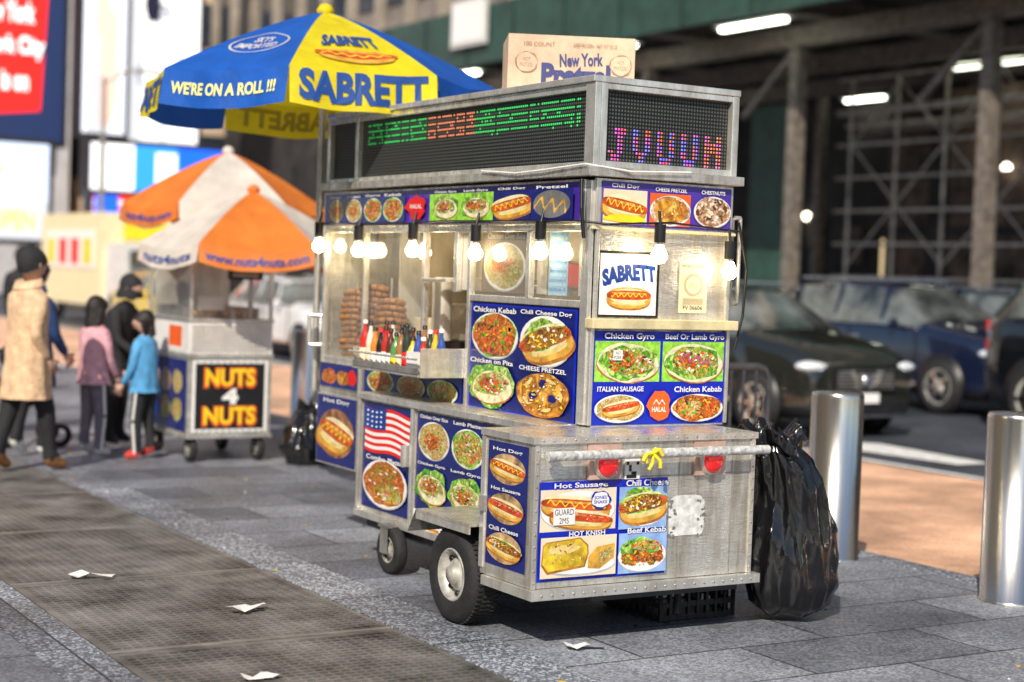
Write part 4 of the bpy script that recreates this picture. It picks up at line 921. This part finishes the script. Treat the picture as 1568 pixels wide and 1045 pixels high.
# ------------------------------------------------------------------ CARS
CG=mat('car_glass',(.12,.135,.13),.05,.0,.8,1.6,coat=1);CHR=mat('chrome',(.85,.85,.85),.12,1,.05);HL=mat('headlamp',(.75,.78,.8),.12,.3,.1,8,emit=.25,ecol=(.9,.95,1),coat=1);TL=mat('tail_lens',(.6,.02,.02),.2,0,.1,emit=.4,ecol=(.9,.02,.02))  # CG: lighter, mottled base colour stands in for reflections in the windows
def car(name,xn,yf,L,Wd,Ht,col,seed=0,head=True,driver=False):
    rt=root(name,(xn+Wd/2,yf+L/2,-.11));body=mat('car_paint_%d'%seed,col,.07,.0,.1,2,coat=1)
    k=L/4.1;h=Ht/1.5;xc=xn+Wd/2;hw=Wd/2;z0=-.11
    st=[(0,.80,.24,.60,.70,.66),(.06,.90,.20,.70,.82,.74),(.35,.97,.18,.86,.93,.80),(.95,.985,.18,.95,1.02,.86),(1.12,.99,.18,.97,1.05,.86),(1.75,1,.18,.99,1.42,.70),(2.0,1,.18,.99,1.47,.72),(2.8,1,.18,1.0,1.5,.72),(3.5,.99,.18,1.02,1.46,.70),(3.78,.98,.20,1.02,1.38,.68),(4.02,.95,.24,1.0,1.06,.80),(4.1,.88,.28,.90,.94,.78)]
    b=MB(rt,'body');rows=[]
    for y,w,zb,be,tp,wr in st:
        half=[(0,zb),(w*.9,zb),(w*.97,zb+.1),(w,zb+(be-zb)*.45),(w*.975,zb+(be-zb)*.62),(w*.995,be-.06),(w*.955,be),(wr+(.0),tp-.05 if tp-be>.2 else tp-.02),(wr*.82,tp),(wr*.4,tp+.004),(0,tp+.012)]
        pts=[(xc+px*hw,yf+y*k,z0+pz*h) for px,pz in half]+[(xc-px*hw,yf+y*k,z0+pz*h) for px,pz in half[-2:0:-1]]
        rows.append(pts)
    m=len(rows[0]);vs=[q for r in rows for q in r]
    for r in range(len(rows)-1):
        for i in range(m):
            f=(r*m+i,r*m+(i+1)%m,(r+1)*m+(i+1)%m,(r+1)*m+i)
            mm=body
            if 4<=r<=8 and i in(6,13): mm=CG
            if r==4 and i in(7,8,9,10,11,12): mm=CG
            if r==9 and i in(7,8,9,10,11,12): mm=CG
            if i in(0,1,18,19): mm=BLK
            b.add([vs[q] for q in f],[(0,1,2,3)],mm,True)
    b.add(rows[0],[tuple(range(m))],body);b.add(rows[-1],[tuple(range(m))[::-1]],body)
    ob=b.done()
    bm=bmesh.new();bm.from_mesh(ob.data);bmesh.ops.remove_doubles(bm,verts=bm.verts,dist=.0005);bmesh.ops.recalc_face_normals(bm,faces=bm.faces);bm.to_mesh(ob.data);bm.free()
    b=MB(rt,'details')
    for s in(-1,1):
        xs_=xc+s*hw
        for yy in(1.78,2.62,3.4):
            a=(xc+s*hw*.965,yf+yy*k,z0+.99*h);c=(xc+s*hw*.715,yf+(yy+.03)*k,z0+1.43*h);b.obox(((a[0]+c[0])/2+s*.005,(a[1]+c[1])/2,(a[2]+c[2])/2),(.03,.05,.5*h),body,M=Matrix.Rotation(-s*.26,3,'Y'))
        for yy in(1.15,2.3,3.3): b.box(xs_-.004 if s>0 else xs_-.006,xs_+.006 if s>0 else xs_+.004,yf+yy*k,yf+yy*k+.008,z0+.3*h,z0+.95*h,BLK)
        b.box(xs_-.012,xs_+.008,yf+1.2*k,yf+3.7*k,z0+.985*h,z0+1.0*h,CHR);b.box(xs_-.01,xs_+.014,yf+1.1*k,yf+2.95*k,z0+.30*h,z0+.34*h,CHR)
        for yy in(2.1,3.1): b.box(xs_-.01,xs_+.016,yf+yy*k,yf+(yy+.15)*k,z0+.82*h,z0+.845*h,CHR)
        b.sph((xs_+s*.07,yf+1.45*k,z0+1.02*h),(.08,.05,.06),body,8)
        b.tube([(xc+s*hw*.66,yf+1.9*k,z0+1.52*h),(xc+s*hw*.66,yf+3.5*k,z0+1.52*h)],.018,CHR,6)
        b.sph((xc+s*hw*.74,yf+.12*k,z0+.72*h),(.19,.13,.06),HL,10);b.sph((xc+s*hw*.70,yf+.03*k,z0+.71*h),.03,emis('drl',(1,1,1),2),6)
        b.sph((xc+s*hw*.74,yf+.04*k,z0+.40*h),(.08,.04,.03),HL if head else CHR,6)
        b.box(xc+s*hw*.80-.07,xc+s*hw*.80+.07,yf+3.99*k,yf+4.09*k,z0+.72*h,z0+.98*h,TL)
        for yy in(.72,3.35):
            b.lathe((xs_-s*.02,yf+yy*k,z0+.33*h),[(.36*h,-.02*s),(.36*h,.028*s),(0,.028*s)],BLK,'X',28)
            wheel(b,(xs_-s*.05,yf+yy*k,z0+.31*h),.30*h,.19,RIM,'X',s,.68)
            for q in range(5):
                t=q*2*math.pi/5;b.obox((xs_+s*.05,yf+yy*k+math.cos(t)*.1*h,z0+.31*h+math.sin(t)*.1*h),(.012,.03,.19*h),CHR,M=Matrix.Rotation(t-math.pi/2,3,'X'))
    b.box(xc-hw*.5,xc+hw*.5,yf-.03,yf+.02,z0+.48*h,z0+.70*h,BLK)
    for q in range(6): b.box(xc-hw*.46,xc+hw*.46,yf-.04,yf-.031,z0+(.50+.034*q)*h,z0+(.512+.034*q)*h,CHR if q in(0,5) else STEELD)
    b.obox((xc-.15,yf-.055,z0+.59*h),(.04,.02,.24),CHR,M=Matrix.Rotation(-.6,3,'Y'));b.obox((xc+.15,yf-.055,z0+.59*h),(.04,.02,.24),CHR,M=Matrix.Rotation(.6,3,'Y'));b.lathe((xc,yf-.05,z0+.59*h),[(.06,0),(.06,-.015),(0,-.018)],CHR,'Y',20)
    b.box(xc-hw*.7,xc+hw*.7,yf-.04,yf+.05,z0+.25*h,z0+.36*h,BLK);b.box(xc-hw*.78,xc+hw*.78,yf-.05,yf+.03,z0+.215*h,z0+.245*h,CHR)
    b.box(xc-.17,xc+.17,yf-.06,yf-.045,z0+.36*h,z0+.46*h,WHITE)
    for s in(-1,1): b.obox((xc+s*.28,yf+1.10*k,z0+1.085*h),(.5,.015,.015),BLK,rz=s*.1)
    b.done();return rt
car('parked_car',10.9,12.4,4.1,1.62,1.52,(.014,.016,.013),1)
car('parked_car',15.1,13.9,4.3,1.65,1.62,(.007,.012,.035),2,head=False)
car('parked_car',14.2,8.6,4.6,1.75,1.86,(.006,.007,.010),3,head=False)
car('parked_car',18.0,14.5,4.2,1.6,1.55,(.02,.03,.045),4,head=False)
car('parked_car',10.9,24,4.1,1.6,1.35,(.7,.72,.75),5)
car('parked_car',11.0,31,4.1,1.6,1.3,(.75,.55,.05),6)
car('parked_car',15.0,27,4.1,1.6,1.4,(.1,.12,.2),7)
# ------------------------------------------------------------------ RIGHT BACKGROUND : sidewalk shed + building
GREEN=mat('shed_green',(.025,.07,.055),.6,0,.3,2);BR=mat('beam_steel',(.21,.18,.15),.6,.2,.4);WALL=mat('dark_wall',(.03,.027,.027),.8,0,.6,1.2);WALL2=mat('brown_net',(.12,.082,.06),.85,0,.7,1.5)
shed=root('sidewalk_shed',(24,25,0));b=MB(shed,'structure')
b.box(20,20.15,6,46,6.5,7.9,GREEN);b.box(20.16,30,6,46,6.9,7.1,WALL)
for i in range(18): y=7+i*2.2;b.box(19.96,19.998,y,y+.06,6.5,7.9,mat('shed_green_dark',(.015,.04,.03),.6))
for i in range(10): y=8+i*4;b.box(20.2,29.9,y,y+.25,6.55,6.89,BR);b.box(20.2,29.9,y-.12,y+.37,6.50,6.549,BR)
for x in(21.5,24.5,27.5): b.box(x,x+.3,6,46,6.1,6.49,BR)
for i in range(8):
    y=10+i*5
    b.box(21.5,21.75,y,y+.25,0,6.09,BR);b.obox((21.62,y+.9,5.5),(.1,.1,2.2),BR,M=Matrix.Rotation(.9,3,'X'))
    b.box(27.5,27.7,y+1,y+1.2,0,6.09,BR)
b.box(19.5,32,0,60,-.115,.0,PAV)
b.done()
FL=emis('fluorescent_tube',(.95,1,.82),9,True);b=MB(shed,'tube_lights')
for x,y,z,l in((20.3,29.0,6.36,1.7),(20.3,35.7,6.36,1.7),(20.3,24.1,6.36,1.9),(25.6,23.0,6.02,1.9),(26,34,6.02,1.3),(23.5,38,6.02,1.3),(28.5,30,6.02,1.3)): b.box(x,x+.14,y,y+l,z,z+.06,FL);b.box(x-.1,x+.24,y-.1,y+l+.1,z+.071,z+.1,WHITE)
b.done()
BL=root('office_building',(34,30,0));b=MB(BL,'walls')
b.box(29,45,-5,47,0,6.8,WALL);b.box(22,45,-5,62,8.3,60,mat('facade_stone',(.22,.19,.165),.8,0,.3,1));b.box(22.4,45,47,62,0,8.3,WALL)
b.box(24,24.3,27.9,29.4,0,5.4,GREEN);b.box(26.8,27,8,27.9,.0,5.8,WALL2);b.box(25.5,25.7,8,60,0,1.0,WALL)
for i in range(6): b.box(26.7,26.79,9+i*3.4,9.5+i*3.4,0,5.8,WALL)
b.box(26.72,26.79,8,27.8,2.6,2.8,WALL)
b.done()
b=MB(BL,'windows');WG=mat('dark_window',(.03,.04,.06),.12,0,.4,.5,coat=.5)
for j in range(16):
    for i in range(34):
        y=-4+i*1.95;z=9.2+j*3;b.box(21.93,21.995,y,y+1.2,z,z+2.1,WG)
for i in range(35): y=-4.6+i*1.95;b.box(21.75,21.99,y,y+.3,8.4,58,mat('pier_stone',(.36,.31,.25),.8,0,.3,1))
b.done()
b=MB(BL,'window_lights');WL=emis('warm_window_light',(1,.9,.7),8)
for x,y,z in((26.6,24.2,4.0),(26.6,18.6,2.9),(26.6,17.2,3.1),(28.9,33,3.2),(28.9,38,3.4),(28.9,41,2.7),(26.6,15,4.4),(26.6,21.2,4.3)): b.sph((x,y,z),.10,WL,6)
for k in range(12): b.box(28.9,28.98,29.5+k*1.4,30.2+k*1.4,1.6+.4*(k%3),2.6+.3*(k%3),random.choice([mat('shop_warm',(.8,.6,.3),.4,emit=.9,ecol=(1,.75,.4)),mat('shop_light',(.2,.25,.3),.4,emit=.7,ecol=(.4,.5,.7)),WALL2]))
b.done()
b=MB(None,'scaffolding');SCF=mat('scaffold_tube',(.52,.48,.43),.5,.3,.4)
for i in range(14):
    y=9+i*1.4;b.cyl((25,y,0),(25,y,5.9),.04,SCF,n=8)
    if i<13:
        for k in range(3):
            a,c=(y,y+1.4) if (i+k)%2 else (y+1.4,y);b.cyl((25.05,a,1.9+k*1.3),(25.05,c,3.2+k*1.3),.025,SCF,n=6)
for k in range(8): b.cyl((24.97,9,.9+k*.72),(24.97,27.6,.9+k*.72),.035 if k!=6 else .07,SCF,n=8)
b.box(25.1,26.2,9,27.5,4.9,4.96,SCF)
b.done()
b=MB(None,'hanging_sign');b.box(19.85,19.93,34.5,36.2,6.95,8.1,mat('sign_grey_white',(.62,.62,.6),.5));b.box(19.83,19.849,34.6,36.1,7.05,8.0,WHITE);b.done()
# ------------------------------------------------------------------ LEFT BACKGROUND
def board(x0,x1,y,z0,z1,em,col,draw=None,W=100,H=100,legs=True):
    rt=root('billboard',((x0+x1)/2,y,0));b=MB(rt,'screen')
    b.box(x0-.15,x1+.15,y+.02,y+.5,z0-.15,z1+.15,DARK)
    p=Panel(b,(x0,y,z1),uR,x1-x0,z1-z0,W,H,n=nY,base=emis('screen_%d'%random.randrange(10**6),col,em),dk=.008)
    if draw: draw(p)
    if legs:
        for x in(x0+.3,x1-.5): b.box(x,x+.25,y+.1,y+.35,-.1,z0-.15,DARK)
    b.done();return rt
SW=emis('screen_white',(.95,.95,.95),1.0);SR=emis('screen_red',(.95,.02,.015),.85);SB=emis('screen_blue',(.01,.12,.9),1);SK=emis('screen_dark',(.02,.02,.05),.1);SG=emis('screen_grey',(.55,.58,.64),.6);SS=emis('screen_skin',(.85,.55,.45),.75);SY=emis('screen_yellow',(.95,.75,.1),1)
def d1(p): p.poly([(0,0),(84,0),(78,82),(0,88)],SR);p.text('New York',44,24,54,13,SW,.04);p.text('York City',52,46,60,15,SK,.05);p.text('York City',51,45,60,14,SW,.04);p.text('is on',53,65,26,12,SW,.04)
board(11.0,14.1,50,4.9,9.9,.2,(.02,.04,.13),d1)
def d2(p): p.ell(45,25,40,30,SG,.2);p.ell(55,60,28,40,SS,.15);p.rect(10,60,40,100,SG);p.ell(70,25,20,24,SW,.2)
board(14.4,15.7,49,5.2,12.5,.8,(.75,.8,.92),d2)
def d3(p):
    p.ell(50,66,30,22,SG,.25);p.ell(46,66,22,18,SW,.2);p.squig(52,70,60,10,1.4,1.2,SK,2);p.squig(42,82,50,6,1.4,.9,SK,3);p.squig(60,58,36,4,1.2,.3,SK,3);p.ell(36,46,10,7,SK,.25)
board(15.8,18.2,49.5,4.9,13,.85,(.93,.93,.95),d3)
def d4(p): p.rect(0,0,30,100,SW);p.rect(45,5,60,60,SW);p.poly([(60,0),(100,0),(100,100),(70,100)],SB);p.text('BLVD',50,70,60,24,SW)
board(13.8,18.0,46,3.3,4.7,1,(.03,.28,.9),d4,100,40)
def d5(p):
    for k in range(13): p.rect(0,k*7.7,100,(k+1)*7.7,SR if k%2==0 else SW)
    p.rect(0,0,45,54,SB)
board(13.6,15.1,45,1.35,3.2,.7,(.9,.9,.9),d5)
def d6(p): p.ell(30,30,20,20,SS,.2);p.rect(0,60,100,100,SG);p.text('OPEN',60,80,50,20,SY)
board(10.4,12.9,47,1.9,4.6,.8,(.6,.72,.95),d6)
def tower(x0,x1,y0,y1,h,col,nm='office_building',zb=0):
    rt=root(nm,((x0+x1)/2,(y0+y1)/2,0));b=MB(rt,'walls');m=mat('tower_%s'%('_'.join('%02d'%int(c*100) for c in col)),col,.8,0,.15,1)
    b.box(x0,x1,y0,y1,zb,h,m);b.done();b=MB(rt,'windows')
    nx=max(2,int((x1-x0)/1.6));nz=int((h-5)/2.4)
    for i in range(nx):
        for j in range(nz):
            x=x0+(i+.25)*(x1-x0)/nx;b.box(x,x+(x1-x0)/nx*.55,y0-.05,y0-.005,4.5+j*2.4,6.1+j*2.4,WG)
    ny=max(2,int((y1-y0)/1.8))
    for i in range(ny):
        for j in range(nz):
            y=y0+(i+.25)*(y1-y0)/ny;b.box(x0-.05,x0-.005,y,y+(y1-y0)/ny*.55,4.5+j*2.4,6.1+j*2.4,WG)
    for i in range(nx+1): x=x0+i*(x1-x0)/nx;b.box(x-.12,x+.12,y0-.22,y0-.06,0,h,m)
    b.done();return rt
tower(18.3,23,58,75,40,(.62,.47,.32));tower(23.2,30,64,85,38,(.30,.27,.25));tower(5,17.6,62,80,45,(.5,.5,.53));tower(-20,4.5,70,90,50,(.55,.52,.48));tower(8,34,100,120,60,(.45,.48,.52))
tower(-30,-14.5,5,40,11,(.45,.41,.36));tower(-30,-14.5,-30,3,12,(.48,.44,.38))  # unseen buildings behind camera, added for reflections, kept low to let the sun through
tr=root('delivery_truck',(13,38,0));b=MB(tr,'body')
b.box(11.4,13.5,37,42,.35,2.5,mat('truck_cream',(.82,.72,.46),.5,0,.1));b.box(11.5,13.4,35.6,36.99,.35,1.8,mat('truck_cab',(.7,.7,.7),.4));b.box(11.6,13.3,35.55,35.59,1.0,1.65,CG);b.box(11.37,11.395,37.5,41.5,1.2,2.1,WHITE);b.box(11.9,12.9,36.96,36.99,1.9,2.3,YEL)
for k in range(4): b.box(11.36,11.368,37.7+k,38.3+k,1.3,1.9,random.choice([RED,YEL,SBLUE]))
for y in(36.2,40.8):
    for x,s in((11.5,-1),(13.35,1)): wheel(b,(x,y,.3),.38,.2,RIM,'X',s)
b.done(bevel=.04)
b=MB(None,'street_lamp');b.cyl((12.6,41,0),(12.6,41,6),.09,STEELD,.06);b.tube([(12.6,41,5.9),(13.1,40.8,6.2),(14.1,40.5,6.2)],.05,STEELD);b.obox((14.2,40.5,6.17),(.5,.16,.08),STEELD);b.done()
# ------------------------------------------------------------------ LIGHT
az=(-.66,-.64);el=math.radians(38)
S=Vector((az[0],az[1],0)).normalized()*math.cos(el);S.z=math.sin(el)
sun=bpy.data.lights.new('sun','SUN');sun.energy=5.0;sun.angle=math.radians(.5);sun.color=(1,.90,.76)
so=bpy.data.objects.new('sun',sun);COL.objects.link(so);so.rotation_euler=S.to_track_quat('Z','Y').to_euler()
w=bpy.data.worlds.new("World");sc.world=w;w.use_nodes=True;nt=w.node_tree
sky=N(nt,'ShaderNodeTexSky');sky.sky_type='NISHITA';sky.sun_disc=False;sky.sun_elevation=el;sky.sun_rotation=math.atan2(S.x,S.y)
nt.links.new(sky.outputs[0],nt.nodes['Background'].inputs[0]);nt.nodes['Background'].inputs[1].default_value=.13
# ------------------------------------------------------------------ CAMERA
f=2517;pitch=math.radians(2.38);roll=math.radians(2.03);yaw=math.radians(31.23)
Fw=Vector((math.sin(yaw)*math.cos(pitch),math.cos(yaw)*math.cos(pitch),-math.sin(pitch)))
R0=Vector((math.cos(yaw),-math.sin(yaw),0));U0=R0.cross(Fw)
Rr=R0*math.cos(roll)+U0*math.sin(roll);Ur=-R0*math.sin(roll)+U0*math.cos(roll)
M=Matrix((Rr,Ur,-Fw)).transposed().to_4x4();M.translation=Vector((0,0,1.45*U))
cd=bpy.data.cameras.new('camera');cd.lens=36*f/1568;cd.sensor_width=36;cd.clip_end=1500;cd.clip_start=.05
cd.dof.use_dof=True;cd.dof.focus_distance=6.6*U;cd.dof.aperture_fstop=1.25
co=bpy.data.objects.new('camera',cd);COL.objects.link(co);co.matrix_world=M;sc.camera=co
sc.view_settings.view_transform='Standard';sc.view_settings.look='None';sc.view_settings.exposure=0
